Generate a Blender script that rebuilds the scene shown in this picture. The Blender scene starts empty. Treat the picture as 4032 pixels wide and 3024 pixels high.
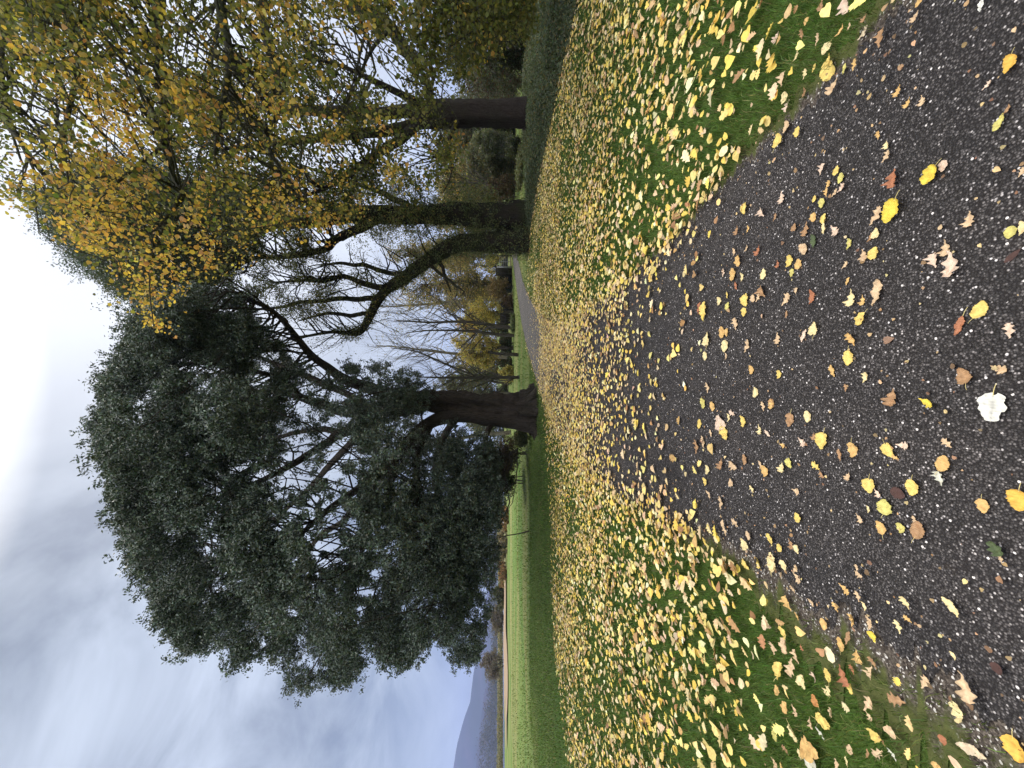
import bpy, math, random
import numpy as np
from mathutils import Vector, Matrix

R = np.random.default_rng(11)
random.seed(5)
scene = bpy.context.scene
HAZE = 0.00026
COL = scene.collection
F = 1514.0            # focal length in pixels of the 4032 x 3024 photograph
HOR = 1953.0          # column of the horizon (the camera is held on its side: up is -x)
CX, CY = 2016.0, 1512.0
CAM_H = 1.5
PITCH = math.atan((CX - HOR) / F)
SP, CP = math.sin(PITCH), math.cos(PITCH)
CAM = np.array([0.0, 0.0, CAM_H])
FWD = np.array([0.0, CP, -SP]); DOWN = np.array([0.0, -SP, -CP]); RIGHT = np.array([1.0, 0, 0])


def ray(xs, ys):
    xs = np.asarray(xs, float); ys = np.asarray(ys, float)
    return FWD + ((CY - ys) / F)[..., None] * RIGHT + ((xs - CX) / F)[..., None] * DOWN


def P(xs, ys, Y):
    d = ray(xs, ys)
    t = np.asarray(Y, float) / d[..., 1]
    return CAM + d * t[..., None]


def G(xs, ys, z=0.0):
    d = ray(xs, ys)
    t = (z - CAM_H) / d[..., 2]
    return CAM + d * t[..., None]


def proj(p):
    q = np.asarray(p) - CAM
    w = q @ FWD
    return CX + F * (q @ DOWN) / w, CY - F * (q @ RIGHT) / w


def inpoly(x, y, poly):
    x = np.asarray(x); y = np.asarray(y)
    c = np.zeros(x.shape, bool)
    n = len(poly)
    for i in range(n):
        x1, y1 = poly[i]; x2, y2 = poly[(i + 1) % n]
        if y1 == y2:
            continue
        m = ((y1 > y) != (y2 > y)) & (x < (x2 - x1) * (y - y1) / (y2 - y1) + x1)
        c ^= m
    return c


def polydist(x, y, poly):
    d = np.full(np.shape(x), 1e9)
    n = len(poly)
    for i in range(n):
        a = np.array(poly[i], float); b = np.array(poly[(i + 1) % n], float)
        ab = b - a; L = ab @ ab + 1e-9
        t = np.clip(((x - a[0]) * ab[0] + (y - a[1]) * ab[1]) / L, 0, 1)
        d = np.minimum(d, np.hypot(x - a[0] - t * ab[0], y - a[1] - t * ab[1]))
    return d


def vnoise(x, y, seed=0):
    """smooth value noise in 2-D, about 0..1"""
    def h(i, j):
        v = np.sin(i * 127.1 + j * 311.7 + seed * 74.7) * 43758.5453
        return v - np.floor(v)
    xi = np.floor(x); yi = np.floor(y); fx = x - xi; fy = y - yi
    fx = fx * fx * (3 - 2 * fx); fy = fy * fy * (3 - 2 * fy)
    a = h(xi, yi); b = h(xi + 1, yi); c = h(xi, yi + 1); d = h(xi + 1, yi + 1)
    return a + (b - a) * fx + (c - a) * fy + (a - b - c + d) * fx * fy


def rdir(n):
    v = R.normal(size=(n, 3))
    return v / (np.linalg.norm(v, axis=1)[:, None] + 1e-9)


def norm(v):
    return v / (np.linalg.norm(v, axis=-1)[..., None] + 1e-9)

# ------------------------------------------------------------------ objects

def tag(o, label=None, cat=None, group=None, kind=None):
    if label: o['label'] = label
    if cat: o['category'] = cat
    if group: o['group'] = group
    if kind: o['kind'] = kind
    return o


def empty(name, loc, label, cat, group=None):
    o = bpy.data.objects.new(name, None)
    COL.objects.link(o)
    o.location = tuple(float(v) for v in loc)
    o.empty_display_size = 0.3
    return tag(o, label, cat, group)


def link(name, me, mat=None, parent=None):
    """links a mesh whose vertices are in world coordinates"""
    o = bpy.data.objects.new(name, me)
    COL.objects.link(o)
    if mat is not None and len(me.materials) == 0:
        me.materials.append(mat)
    if parent is not None:
        o.parent = parent
        L = Vector((0, 0, 0)); q = parent
        while q is not None:
            L = L + q.location; q = q.parent
        if L.length > 0:
            n = len(me.vertices)
            a = np.empty(n * 3, np.float32); me.vertices.foreach_get('co', a)
            a = a.reshape(-1, 3) - np.array(L, np.float32)
            me.vertices.foreach_set('co', a.ravel())
    return o


def recenter(o):
    me = o.data
    n = len(me.vertices)
    a = np.empty(n * 3, np.float32); me.vertices.foreach_get('co', a)
    a = a.reshape(-1, 3)
    c = np.array([a[:, 0].mean(), a[:, 1].mean(), a[:, 2].min()], np.float32)
    me.vertices.foreach_set('co', (a - c).ravel())
    o.location = tuple(float(v) for v in c)
    me.update()
    return o


def mesh(name, V, loops, starts, smooth=False, color=None):
    V = np.asarray(V, np.float32); loops = np.asarray(loops, np.int32); starts = np.asarray(starts, np.int32)
    me = bpy.data.meshes.new(name)
    me.vertices.add(len(V)); me.vertices.foreach_set('co', V.ravel())
    me.loops.add(len(loops)); me.loops.foreach_set('vertex_index', loops)
    me.polygons.add(len(starts)); me.polygons.foreach_set('loop_start', starts)
    if smooth:
        me.polygons.foreach_set('use_smooth', np.ones(len(starts), bool))
    me.update(calc_edges=True)
    if color is not None:
        at = me.color_attributes.new('col', 'FLOAT_COLOR', 'POINT')
        c = np.ones((len(V), 4), np.float32); c[:, :3] = color
        at.data.foreach_set('color', c.ravel())
    return me


def quadmesh(name, V, Q, smooth=False, color=None):
    Q = np.asarray(Q, np.int32)
    k = Q.shape[1]
    return mesh(name, V, Q.ravel(), np.arange(len(Q)) * k, smooth, color)


def gridmesh(name, Z, smooth=True, color=None):
    """Z: (n, m, 3) array of points"""
    n, m = Z.shape[:2]
    i = np.arange(n * m).reshape(n, m)
    q = np.stack([i[:-1, :-1], i[1:, :-1], i[1:, 1:], i[:-1, 1:]], -1).reshape(-1, 4)
    return quadmesh(name, Z.reshape(-1, 3), q, smooth, None if color is None else color.reshape(-1, 3))


class Buf:
    """collects pieces of one mesh"""
    def __init__(self):
        self.V = []; self.L = []; self.S = []; self.C = []; self.nv = 0; self.nl = 0

    def quads(self, V, Q, col=None):
        V = np.asarray(V, float).reshape(-1, 3); Q = np.asarray(Q)
        self.V.append(V); self.L.append((Q + self.nv).ravel())
        self.S.append(self.nl + np.arange(len(Q)) * Q.shape[1])
        self.nv += len(V); self.nl += Q.size
        if col is not None:
            self.C.append(np.broadcast_to(col, V.shape).copy())

    def box(self, c, s, rz=0.0, top=1.0):
        x, y, z = np.array(s) / 2
        p = np.array([[-x, -y, -z], [x, -y, -z], [x, y, -z], [-x, y, -z], [-x * top, -y * top, z], [x * top, -y * top, z], [x * top, y * top, z], [-x * top, y * top, z]])
        cr, sr = math.cos(rz), math.sin(rz)
        p = np.stack([p[:, 0] * cr - p[:, 1] * sr, p[:, 0] * sr + p[:, 1] * cr, p[:, 2]], 1) + np.array(c)
        self.quads(p, [[0, 3, 2, 1], [4, 5, 6, 7], [0, 1, 5, 4], [1, 2, 6, 5], [2, 3, 7, 6], [3, 0, 4, 7]])

    def tubes(self, pts, rad, sides=5, flute=0.0, lobes=5, twist=0.0, rough=0.0):
        """pts (N,K,3), rad (N,K)"""
        pts = np.asarray(pts, float); rad = np.asarray(rad, float)
        N, K = rad.shape
        T = norm(np.gradient(pts, axis=1))
        ref = np.where(np.abs(T[:, :1, 2:3]) > 0.8, np.array([1.0, 0, 0]), np.array([0, 0, 1.0]))
        A = norm(np.cross(T, np.broadcast_to(ref, T.shape))); B = np.cross(T, A)
        a = np.linspace(0, 2 * math.pi, sides, endpoint=False)
        rr = rad[:, :, None] * np.ones(sides)
        if flute:
            s = np.linspace(0, 1, K)[None, :, None]
            rr = rr * (1 + flute * np.sin(lobes * a + twist * s * 6.28) + 0.5 * flute * np.sin((lobes * 2 + 1) * a - twist * s * 9 + 1.3))
        if rough:
            rr = rr * (1 + rough * R.normal(size=rr.shape))
        V = pts[:, :, None, :] + rr[..., None] * (A[:, :, None, :] * np.cos(a)[:, None] + B[:, :, None, :] * np.sin(a)[:, None])
        idx = np.arange(N * K * sides).reshape(N, K, sides)
        nx = np.roll(idx, -1, axis=2)
        q = np.stack([idx[:, :-1], nx[:, :-1], nx[:, 1:], idx[:, 1:]], -1).reshape(-1, 4)
        self.quads(V, q)

    def build(self, name, mat, parent=None, smooth=False):
        col = np.concatenate(self.C) if self.C else None
        me = mesh(name, np.concatenate(self.V), np.concatenate(self.L), np.concatenate(self.S), smooth, col)
        return link(name, me, mat, parent)


def spline(ctrl, n):
    """Catmull-Rom through ctrl (k, d) -> (n, d)"""
    c = np.asarray(ctrl, float)
    c = np.vstack([2 * c[0] - c[1], c, 2 * c[-1] - c[-2]])
    k = len(c) - 3
    t = np.linspace(0, k - 1e-6, n); i = t.astype(int); u = (t - i)[:, None]
    p0, p1, p2, p3 = c[i], c[i + 1], c[i + 2], c[i + 3]
    return 0.5 * (2 * p1 + (p2 - p0) * u + (2 * p0 - 5 * p1 + 4 * p2 - p3) * u ** 2 + (3 * p1 - p0 - 3 * p2 + p3) * u ** 3)


def limb_path(spec, Y0, n=40):
    """spec rows: x, y (photo pixels), depth offset, width in photo pixels -> points (n,3), radii (n)"""
    s = np.asarray(spec, float)
    p = P(s[:, 0], s[:, 1], Y0 + s[:, 2])
    r = s[:, 3] * (Y0 + s[:, 2]) / F / 2
    o = spline(np.c_[p, r], n)
    return o[:, :3], np.maximum(o[:, 3], 0.004)


def limb(name, spec, Y0, mat, parent, n=40, sides=14, flute=0.08, lobes=4, twist=1.0, wob=0.25, rough=0.03):
    p, r = limb_path(spec, Y0, n)
    k = np.linspace(0, 1, n)
    w = np.stack([vnoise(k * n / 5, k * 0 + 3, i + len(bpy.data.objects)) - .5 for i in range(3)], 1)
    p = p + w * r[:, None] * wob * 2 * np.minimum(1, k * 6)[:, None]
    b = Buf(); b.tubes(p[None], r[None], sides, flute, lobes, twist, rough)
    return b.build(name, mat, parent, True), p, r


# leaf templates: points (u along, v across, w up) and polygons
def tpl_diamond():
    return np.array([[-.5, 0, 0], [0, -.24, .04], [.5, 0, -.05], [0, .24, .04]]), [[0, 1, 2, 3]]


def tpl_round():
    return np.array([[-.45, 0, 0], [-.35, -.33, .06], [.08, -.42, .09], [.55, 0, -.05], [.08, .42, .09], [-.35, .33, .06]]), [[0, 1, 2, 3], [0, 3, 4, 5]]


def tpl_litter_round():
    return np.array([[-.42, 0, 0], [-.5, -.2, .05], [-.3, -.42, .1], [.05, -.42, .1], [.34, -.2, .02], [.58, 0, -.02], [.34, .2, .06], [.05, .42, .14], [-.3, .42, .1], [-.5, .2, .05]]), [[0, 1, 2, 3, 4, 5], [0, 5, 6, 7, 8, 9]]


def tpl_litter_lobed():
    h = [(-.5, .03), (-.36, .1), (-.3, .24), (-.18, .14), (-.04, .34), (.08, .2), (.24, .36), (.32, .18), (.46, .14)]
    lo = [[u, -v, .35 * v] for u, v in h]; hi = [[u, v, .5 * v] for u, v in h]
    V = [[-.5, 0, 0]] + lo[1:] + [[.55, 0, .05]] + hi[1:][::-1] + [[0.02, 0, -.02]]
    n = len(lo) - 1
    a = [0] + list(range(1, n + 1)) + [n + 1, 2 * n + 2]
    b = [0, 2 * n + 2] + [n + 1] + list(range(n + 2, 2 * n + 2))
    return np.array(V), [a, b]


def scatter(buf_or_none, C, size, colr, tpl, up=0.6, flat=None, twist=None):
    """leaf templates at C (N,3); returns V, loops, starts, colours"""
    T, polys = tpl
    N = len(C)
    if flat is None:
        n = norm(rdir(N) + np.array([0, 0, up]))
    else:
        n = norm(rdir(N) * np.asarray(flat).reshape(-1, 1) + np.array([0, 0, 1.0]))
    t = rdir(N)
    t = norm(t - n * np.sum(t * n, 1)[:, None])
    b = np.cross(n, t)
    s = np.asarray(size).reshape(-1, 1, 1) * np.ones((N, 1, 1))
    V = C[:, None, :] + s * (T[None, :, 0:1] * t[:, None] + T[None, :, 1:2] * b[:, None] + T[None, :, 2:3] * n[:, None])
    k = len(T)
    loops = []; lens = []
    for p in polys:
        loops += p; lens.append(len(p))
    loops = np.array(loops)[None] + np.arange(N)[:, None] * k
    st = np.r_[0, np.cumsum(lens)[:-1]][None] + np.arange(N)[:, None] * sum(lens)
    c = np.repeat(np.asarray(colr), k, axis=0)
    return V.reshape(-1, 3), loops.ravel(), st.ravel(), c


def leaf_mesh(name, C, size, colr, tpl, mat, parent=None, up=0.6, flat=None):
    V, l, s, c = scatter(None, C, size, colr, tpl, up, flat)
    return link(name, mesh(name, V, l, s, False, c), mat, parent)


def palette(n, cols, w=None, jit=0.18):
    cols = np.array(cols, float)
    w = None if w is None else np.array(w) / np.sum(w)
    c = cols[R.choice(len(cols), n, p=w)]
    return np.clip(c * np.exp(R.normal(size=(n, 1)) * jit) * np.exp(R.normal(size=(n, 3)) * jit * .35), 0.002, 0.95)


def sprays(C, rad, k, m, sig=0.10, squash=0.8, shell=0.55):
    """C (N,3), rad (N): k sprays on each clump, m leaves on each spray -> leaf points, spray points, index of clump"""
    N = len(C)
    d = rdir(N * k).reshape(N, k, 3)
    r = rad[:, None, None] * (shell + (1 - shell) * R.random((N, k, 1))) * R.choice([1.0, 1.0, .8, 1.22], (N, k, 1))
    s = C[:, None] + d * r * np.array([1, 1, squash])
    out = norm(d + np.array([0, 0, .15]) + R.normal(size=d.shape) * .5)
    along = (R.random((N, k, m, 1)) - .5) * sig * 3.2
    pts = s[:, :, None] + out[:, :, None] * along + R.normal(size=(N, k, m, 3)) * sig
    return pts, s, d


def carve(s, holes, soft=0.16, keep=0.0):
    """which spray points stay: outside the gaps of the crown (ellipses in the photo: x, y, rx, ry)"""
    x, y = proj(s.reshape(-1, 3))
    ok = np.ones(len(x), bool)
    for hx, hy, rx, ry in holes:
        e = np.hypot((x - hx) / rx, (y - hy) / ry) + R.normal(size=len(x)) * soft
        ok &= (e > 1) | (R.random(len(x)) < keep)
    return ok.reshape(s.shape[:-1])


def shell_clumps(poly, n, Y0, T, D, inset=10, front=.6):
    """clump centres filling the volume whose outline in the photo is poly (x, y)"""
    a = np.array(poly, float)
    lo, hi = a.min(0), a.max(0)
    out = np.zeros((0, 2))
    while len(out) < n:
        q = lo + R.random((n * 3, 2)) * (hi - lo)
        m = inpoly(q[:, 0], q[:, 1], poly)
        q = q[m]
        q = q[polydist(q[:, 0], q[:, 1], poly) > inset]
        out = np.vstack([out, q])
    q = out[:n]
    d = np.clip(polydist(q[:, 0], q[:, 1], poly) / D, 0, 1)
    th = T * np.sqrt(np.clip(1 - (1 - d) ** 2, 0, 1))
    side = np.where(R.random(n) < front, -1.0, 1.0)
    off = side * th * (0.45 + 0.55 * R.random(n))
    return P(q[:, 0], q[:, 1], Y0 + off), q, d


def connect(C, lp, lr, mat, name, parent, r0=.05, r1=.01, sag=.1, sides=5, K=7, jit=.8):
    """thin branches from the nearest point of the limbs lp to each clump centre"""
    pts = np.zeros((len(C), K, 3)); rad = np.zeros((len(C), K))
    for i, c in enumerate(C):
        d = np.linalg.norm(lp - c, axis=1) + np.maximum(0, lp[:, 2] - c[2]) * .8 + R.random(len(lp)) * jit
        j = int(np.argmin(d))
        a = lp[j]; L = np.linalg.norm(c - a)
        m1 = a + (c - a) * .35 + R.normal(size=3) * L * .10 + np.array([0, 0, -sag * L])
        m2 = a + (c - a) * .72 + R.normal(size=3) * L * .08 + np.array([0, 0, sag * .4 * L])
        pts[i] = spline([a, m1, m2, c], K)
        rr = min(r0, lr[j] * .6, .012 + L * .02)
        rad[i] = np.linspace(rr, r1, K)
    b = Buf(); b.tubes(pts, rad, sides)
    o = b.build(name, mat, parent, True)
    return o, pts


def twigs(S, D, mat, name, parent, L=.5, r=.006, K=4, sides=3):
    """short twigs through spray points S along D"""
    a = S - D * L * (.5 + R.random((len(S), 1)) * .5); c = S + D * L * .25
    m = (a + c) / 2 + R.normal(size=a.shape) * L * .1
    pts = np.stack([a, a * .4 + m * .6, m * .5 + c * .5, c], 1)
    rad = np.array([1, .85, .65, .4])[None] * r * (0.7 + .6 * R.random((len(S), 1)))
    b = Buf(); b.tubes(pts, rad, sides)
    return b.build(name, mat, parent, True)


def grow(base, d, L, r, lv, out, tips, spread=.6, up=.25, kids=(2, 3), shrink=.72):
    """recursive bare branching"""
    n = 4
    p = np.array(base, float); d = np.array(d, float); pts = [p.copy()]
    for i in range(n):
        d = d + np.array([random.gauss(0, .13), random.gauss(0, .13), random.gauss(0, .1) + up * .12])
        d /= np.linalg.norm(d)
        p = p + d * L / n
        pts.append(p.copy())
    r1 = r * .6 if lv > 0 else r * .35
    out.append((np.array(pts), np.linspace(r, r1, n + 1)))
    if lv == 0:
        tips.append((pts[-1], d)); return
    for k in range(random.randint(*kids) + 1):
        i = n if k == 0 else random.randint(1, n)
        b = np.array([random.gauss(0, 1), random.gauss(0, 1), random.gauss(0, .6)])
        b -= d * (b @ d); b /= np.linalg.norm(b) + 1e-9
        sp = spread * (.35 if k == 0 else random.uniform(.7, 1.25))
        nd = d + b * sp + np.array([0, 0, up * .5]); nd /= np.linalg.norm(nd)
        f = 1 - .4 * i / n
        grow(pts[i], nd, L * shrink * random.uniform(.75, 1.1), r * f * (.75 if k == 0 else .5), lv - 1, out, tips, spread, up, kids, shrink)


def build_grow(out, name, mat, parent, split=.02):
    b = Buf()
    big = [o for o in out if o[1][0] > split]; small = [o for o in out if o[1][0] <= split]
    for grp, sd in ((big, 8), (small, 4)):
        if grp:
            b.tubes(np.array([g[0] for g in grp]), np.array([g[1] for g in grp]), sd)
    return b.build(name, mat, parent, True)

# ------------------------------------------------------------------ materials

class N:
    def __init__(self, tree):
        self.t = tree

    def __call__(self, typ, ins=None, **kw):
        n = self.t.nodes.new(typ)
        for k, v in kw.items():
            setattr(n, k, v)
        for k, v in (ins or {}).items():
            s = n.inputs[k]
            if isinstance(v, bpy.types.NodeSocket):
                self.t.links.new(v, s)
            elif isinstance(v, tuple) and len(v) == 3 and s.type == 'RGBA':
                s.default_value = (*v, 1)
            else:
                s.default_value = v
        return n

    def math(self, op, a, b=0.0, c=None, clamp=False):
        n = self.t.nodes.new('ShaderNodeMath'); n.operation = op; n.use_clamp = clamp
        for i, v in enumerate((a, b, c)):
            if v is None: continue
            if isinstance(v, bpy.types.NodeSocket): self.t.links.new(v, n.inputs[i])
            else: n.inputs[i].default_value = v
        return n.outputs[0]

    def vmath(self, op, a, b=(0, 0, 0)):
        n = self.t.nodes.new('ShaderNodeVectorMath'); n.operation = op
        for i, v in enumerate((a, b)):
            if isinstance(v, bpy.types.NodeSocket): self.t.links.new(v, n.inputs[i])
            else: n.inputs[i].default_value = v
        return n

    def mix(self, f, a, b, blend='MIX'):
        n = self.t.nodes.new('ShaderNodeMix'); n.data_type = 'RGBA'; n.blend_type = blend
        for k, v in ((0, f), (6, a), (7, b)):
            s = n.inputs[k]
            if isinstance(v, bpy.types.NodeSocket): self.t.links.new(v, s)
            elif isinstance(v, tuple): s.default_value = (*v, 1) if len(v) == 3 else v
            else: s.default_value = v
        return n.outputs[2]

    def ramp(self, f, stops, interp='LINEAR'):
        n = self.t.nodes.new('ShaderNodeValToRGB')
        n.color_ramp.interpolation = interp
        e = n.color_ramp.elements
        while len(e) < len(stops): e.new(0.5)
        for i, (p, c) in enumerate(stops):
            e[i].position = p
            e[i].color = (*c, 1) if isinstance(c, tuple) else (c, c, c, 1)
        self.t.links.new(f, n.inputs[0])
        return n.outputs[0]

    def noise(self, vec, scale, detail=3.0, rough=.55, out=0, dist=0.0):
        n = self.t.nodes.new('ShaderNodeTexNoise')
        n.inputs['Scale'].default_value = scale; n.inputs['Detail'].default_value = detail
        n.inputs['Roughness'].default_value = rough; n.inputs['Distortion'].default_value = dist
        if vec is not None: self.t.links.new(vec, n.inputs['Vector'])
        return n.outputs[out]


def material(name):
    m = bpy.data.materials.new(name); m.use_nodes = True
    t = m.node_tree; t.nodes.clear()
    out = t.nodes.new('ShaderNodeOutputMaterial')
    return m, N(t), out


def leaf_material(name, trans=.3, rough=.55, spec=.3, tint=(1, 1, 1), veins=False, thin=(1.1, 1.05, .6)):
    m, n, out = material(name)
    at = n('ShaderNodeAttribute', attribute_name='col')
    pos = n('ShaderNodeNewGeometry').outputs['Position']
    f = n.noise(pos, 60 if veins else 9, 3)
    c = n.mix(1.0, at.outputs['Color'], n.ramp(f, [(.25, .72), (.75, 1.22)]), 'MULTIPLY')
    if tint != (1, 1, 1):
        c = n.mix(1.0, c, tint, 'MULTIPLY')
    p = n('ShaderNodeBsdfPrincipled', {'Base Color': c, 'Roughness': rough, 'Specular IOR Level': spec})
    tr = n('ShaderNodeBsdfTranslucent', {'Color': n.mix(1.0, c, thin, 'MULTIPLY')})
    mx = n('ShaderNodeMixShader', {0: trans, 1: p.outputs[0], 2: tr.outputs[0]})
    n.t.links.new(mx.outputs[0], out.inputs[0])
    return m


def bark_material(name, dark, light, moss=None, moss_amt=.5, scale=1.0, bump=1.0):
    m, n, out = material(name)
    tc = n('ShaderNodeTexCoord')
    mp = n('ShaderNodeMapping', {'Vector': tc.outputs['Object'], 'Scale': (9 * scale, 9 * scale, 1.6 * scale)})
    f = n.noise(mp.outputs[0], 2.2, 6, .65, dist=.6)
    g = n.noise(tc.outputs['Object'], 1.3, 4, .6)
    h = n.noise(tc.outputs['Object'], 30, 3, .6)
    c = n.mix(n.ramp(f, [(.35, 0.0), (.68, 1.0)]), dark, light)
    c = n.mix(n.math('MULTIPLY', h, .35), c, tuple(v * 1.7 for v in light))
    if moss:
        c = n.mix(n.math('MULTIPLY', n.ramp(g, [(.45, 0.0), (.62, 1.0)]), moss_amt), c, moss)
    bp = n('ShaderNodeBump', {'Height': n.math('ADD', n.math('MULTIPLY', f, 1.0), n.math('MULTIPLY', h, .25)), 'Strength': bump, 'Distance': .14})
    p = n('ShaderNodeBsdfPrincipled', {'Base Color': c, 'Roughness': .9, 'Specular IOR Level': .15, 'Normal': bp.outputs[0]})
    n.t.links.new(p.outputs[0], out.inputs[0])
    return m


def plain(name, col, rough=.8, var=.3, scale=4.0, spec=.2, metal=0.0):
    m, n, out = material(name)
    tc = n('ShaderNodeTexCoord')
    f = n.noise(tc.outputs['Object'], scale, 5, .6)
    c = n.mix(f, tuple(v * (1 - var) for v in col), tuple(v * (1 + var) for v in col))
    p = n('ShaderNodeBsdfPrincipled', {'Base Color': c, 'Roughness': rough, 'Specular IOR Level': spec, 'Metallic': metal})
    n.t.links.new(p.outputs[0], out.inputs[0])
    return m


M_OAKLEAF = leaf_material('evergreen_leaf', .12, .45, .45)
M_LIMELEAF = leaf_material('lime_leaf', .55, .5, .3)
M_SHRUB = leaf_material('shrub_leaf', .4, .55, .3)
M_FALLEN = leaf_material('fallen_leaf', .15, .6, .25, veins=True, thin=(1, 1, .8))
M_GRASS = leaf_material('grass_blade', .3, .55, .25, veins=False, thin=(1.1, 1.1, .5))
M_BARK_OAK = bark_material('evergreen_bark', (.010, .008, .007), (.085, .070, .058), (.032, .036, .020), .35, 1.3, 1.0)
M_BARK_IVY = bark_material('ridged_bark', (.012, .011, .008), (.042, .035, .027), (.034, .042, .017), .75)
M_BARK_FORK = bark_material('brown_bark', (.014, .011, .009), (.05, .040, .034), (.045, .046, .030), .4)
M_BARK_LIME = bark_material('lime_bark', (.025, .024, .018), (.10, .095, .07), (.06, .075, .03), .5, 1.6)
M_BARK_PALE = bark_material('pale_bark', (.08, .07, .055), (.20, .18, .14), (.09, .1, .05), .4, 2)
M_BARK_THIN = bark_material('thin_bark', (.035, .030, .024), (.10, .088, .07), (.07, .075, .04), .4, 2)
# ------------------------------------------------------------------ camera, light, sky
cam = bpy.data.cameras.new('camera'); cam_o = bpy.data.objects.new('camera', cam); COL.objects.link(cam_o)
cam.sensor_fit = 'HORIZONTAL'; cam.sensor_width = 36.0; cam.lens = 36.0 * F / 4032.0
cam.clip_start = .02; cam.clip_end = 20000
cam_o.matrix_world = Matrix(((DOWN[0], RIGHT[0], -FWD[0], CAM[0]), (DOWN[1], RIGHT[1], -FWD[1], CAM[1]), (DOWN[2], RIGHT[2], -FWD[2], CAM[2]), (0, 0, 0, 1)))
scene.camera = cam_o
scene.view_settings.view_transform = 'Standard'; scene.view_settings.look = 'None'
scene.view_settings.exposure = EXPOSURE = 0.6; scene.view_settings.gamma = 1.0

SUN_EL, SUN_AZ = math.radians(54), math.radians(10)
sdir = Vector((math.sin(SUN_AZ) * math.cos(SUN_EL), math.cos(SUN_AZ) * math.cos(SUN_EL), math.sin(SUN_EL)))
sun = bpy.data.lights.new('sun', 'SUN'); sun.energy = 1.5; sun.angle = math.radians(10); sun.color = (1, .93, .82)
sun_o = bpy.data.objects.new('sun', sun); COL.objects.link(sun_o)
sun_o.rotation_euler = sdir.to_track_quat('Z', 'Y').to_euler()

world = bpy.data.worlds.new('World'); scene.world = world; world.use_nodes = True
wt = world.node_tree; wt.nodes.clear(); n = N(wt)
sky = n('ShaderNodeTexSky', sky_type='NISHITA', sun_disc=False, sun_elevation=SUN_EL, sun_rotation=SUN_AZ)
d = n('ShaderNodeTexCoord').outputs['Generated']
sx = n('ShaderNodeSeparateXYZ', {0: d})
z = n.math('MAXIMUM', sx.outputs[2], 0.0)
inv = n.math('DIVIDE', 1.0, n.math('ADD', z, .42))
pl = n('ShaderNodeCombineXYZ', {0: n.math('MULTIPLY', sx.outputs[0], inv), 1: n.math('MULTIPLY', sx.outputs[1], inv), 2: 0.0}).outputs[0]
c1 = n.noise(pl, 3.4, 6, .56, dist=.5)
c2 = n.noise(n.vmath('ADD', pl, (4.1, 2.2, 0)).outputs[0], 1.3, 3, .5)
# grey cloud base, bluer near the horizon, thinner and whiter towards the hidden sun
gl = n.vmath('DOT_PRODUCT', d, tuple(Vector((.44, .62, .66)).normalized())).outputs['Value']
glow = n.ramp(gl, [(.64, 0.0), (.83, .32), (.94, .95), (1.0, 1.0)])
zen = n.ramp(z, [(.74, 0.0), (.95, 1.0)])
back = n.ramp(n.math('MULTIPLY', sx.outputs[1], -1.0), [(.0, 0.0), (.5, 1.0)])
lo = n.ramp(z, [(0.0, (3.05, 3.75, 4.85)), (.14, (2.2, 2.7, 3.5)), (.40, (1.5, 1.78, 2.25)), (1.0, (1.7, 1.95, 2.35))])
hi = n.ramp(z, [(0.0, (3.7, 4.4, 5.4)), (.3, (4.0, 4.5, 5.2)), (1.0, (4.6, 5.0, 5.5))])
cl = n.mix(n.ramp(n.math('ADD', n.math('MULTIPLY', c1, .65), n.math('MULTIPLY', c2, .45)), [(.46, 0.0), (.64, 1.0)]), lo, hi)
rift = n.ramp(n.vmath('DOT_PRODUCT', d, tuple(Vector(tuple(ray(720, 2660))).normalized())).outputs['Value'], [(.965, 0.0), (.998, .75)])
cl = n.mix(n.math('MULTIPLY', rift, n.ramp(c1, [(.35, .2), (.65, 1.0)])), cl, (6.0, 6.7, 7.9))
cl = n.mix(glow, cl, (6.9, 7.2, 7.7))
cl = n.mix(n.math('MULTIPLY', zen, .9), cl, (32, 31, 29))  # overhead sky above the view, boosted to brighten the ground
cl = n.mix(n.math('MULTIPLY', back, .8), cl, (18, 17.6, 17.2))  # unseen sky behind the camera, brightened as added fill light
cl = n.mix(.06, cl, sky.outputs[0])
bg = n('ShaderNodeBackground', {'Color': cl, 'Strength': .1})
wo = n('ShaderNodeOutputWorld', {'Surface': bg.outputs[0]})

# ------------------------------------------------------------------ ground
PATH = spline([(.26, -1.5), (.22, 0), (.2, 1.2), (.1, 2.6), (-.05, 4.2), (-.12, 6.5), (.15, 9.2), (.75, 11.8), (1.8, 15), (3.05, 18.3), (4.6, 21.7), (6.5, 25), (8.8, 28.6), (11.2, 32.5), (15, 37.5)], 420)
PW = np.interp(PATH[:, 1], [-1.5, 1.2, 3, 6.5, 10, 40], [2.4, 2.36, 2.3, 2.62, 2.5, 2.0]) / 2


def path_side(x, y):
    """signed distance to the edge of the path: negative on it; and which side"""
    x = np.asarray(x, float); y = np.asarray(y, float)
    out = np.full(x.shape, 1e9); side = np.zeros(x.shape)
    pts = PATH[::3]; w = PW[::3]
    for i in range(len(pts)):
        dd = np.hypot(x - pts[i, 0], y - pts[i, 1]) - w[i]
        m = dd < out
        out = np.where(m, dd, out); side = np.where(m, np.sign(x - pts[i, 0]), side)
    return out, side


def ground_z(x, y):
    far = np.clip((np.hypot(x, y) - 9) / 20, 0, 1)
    h = (vnoise(x / 6 + 3, y / 6, 1) - .5) * .22 * far + (vnoise(x / 19, y / 19 + 8, 2) - .5) * .25 * far
    ps = np.clip((np.abs(x - np.interp(y, PATH[:, 1], PATH[:, 0])) - 1.6) / 2.5, 0, 1)
    shore = np.clip((y - 72) / 8, 0, 1) * np.clip((10 - x) / 15, 0, 1)
    return h * ps - shore * 1.2


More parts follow.
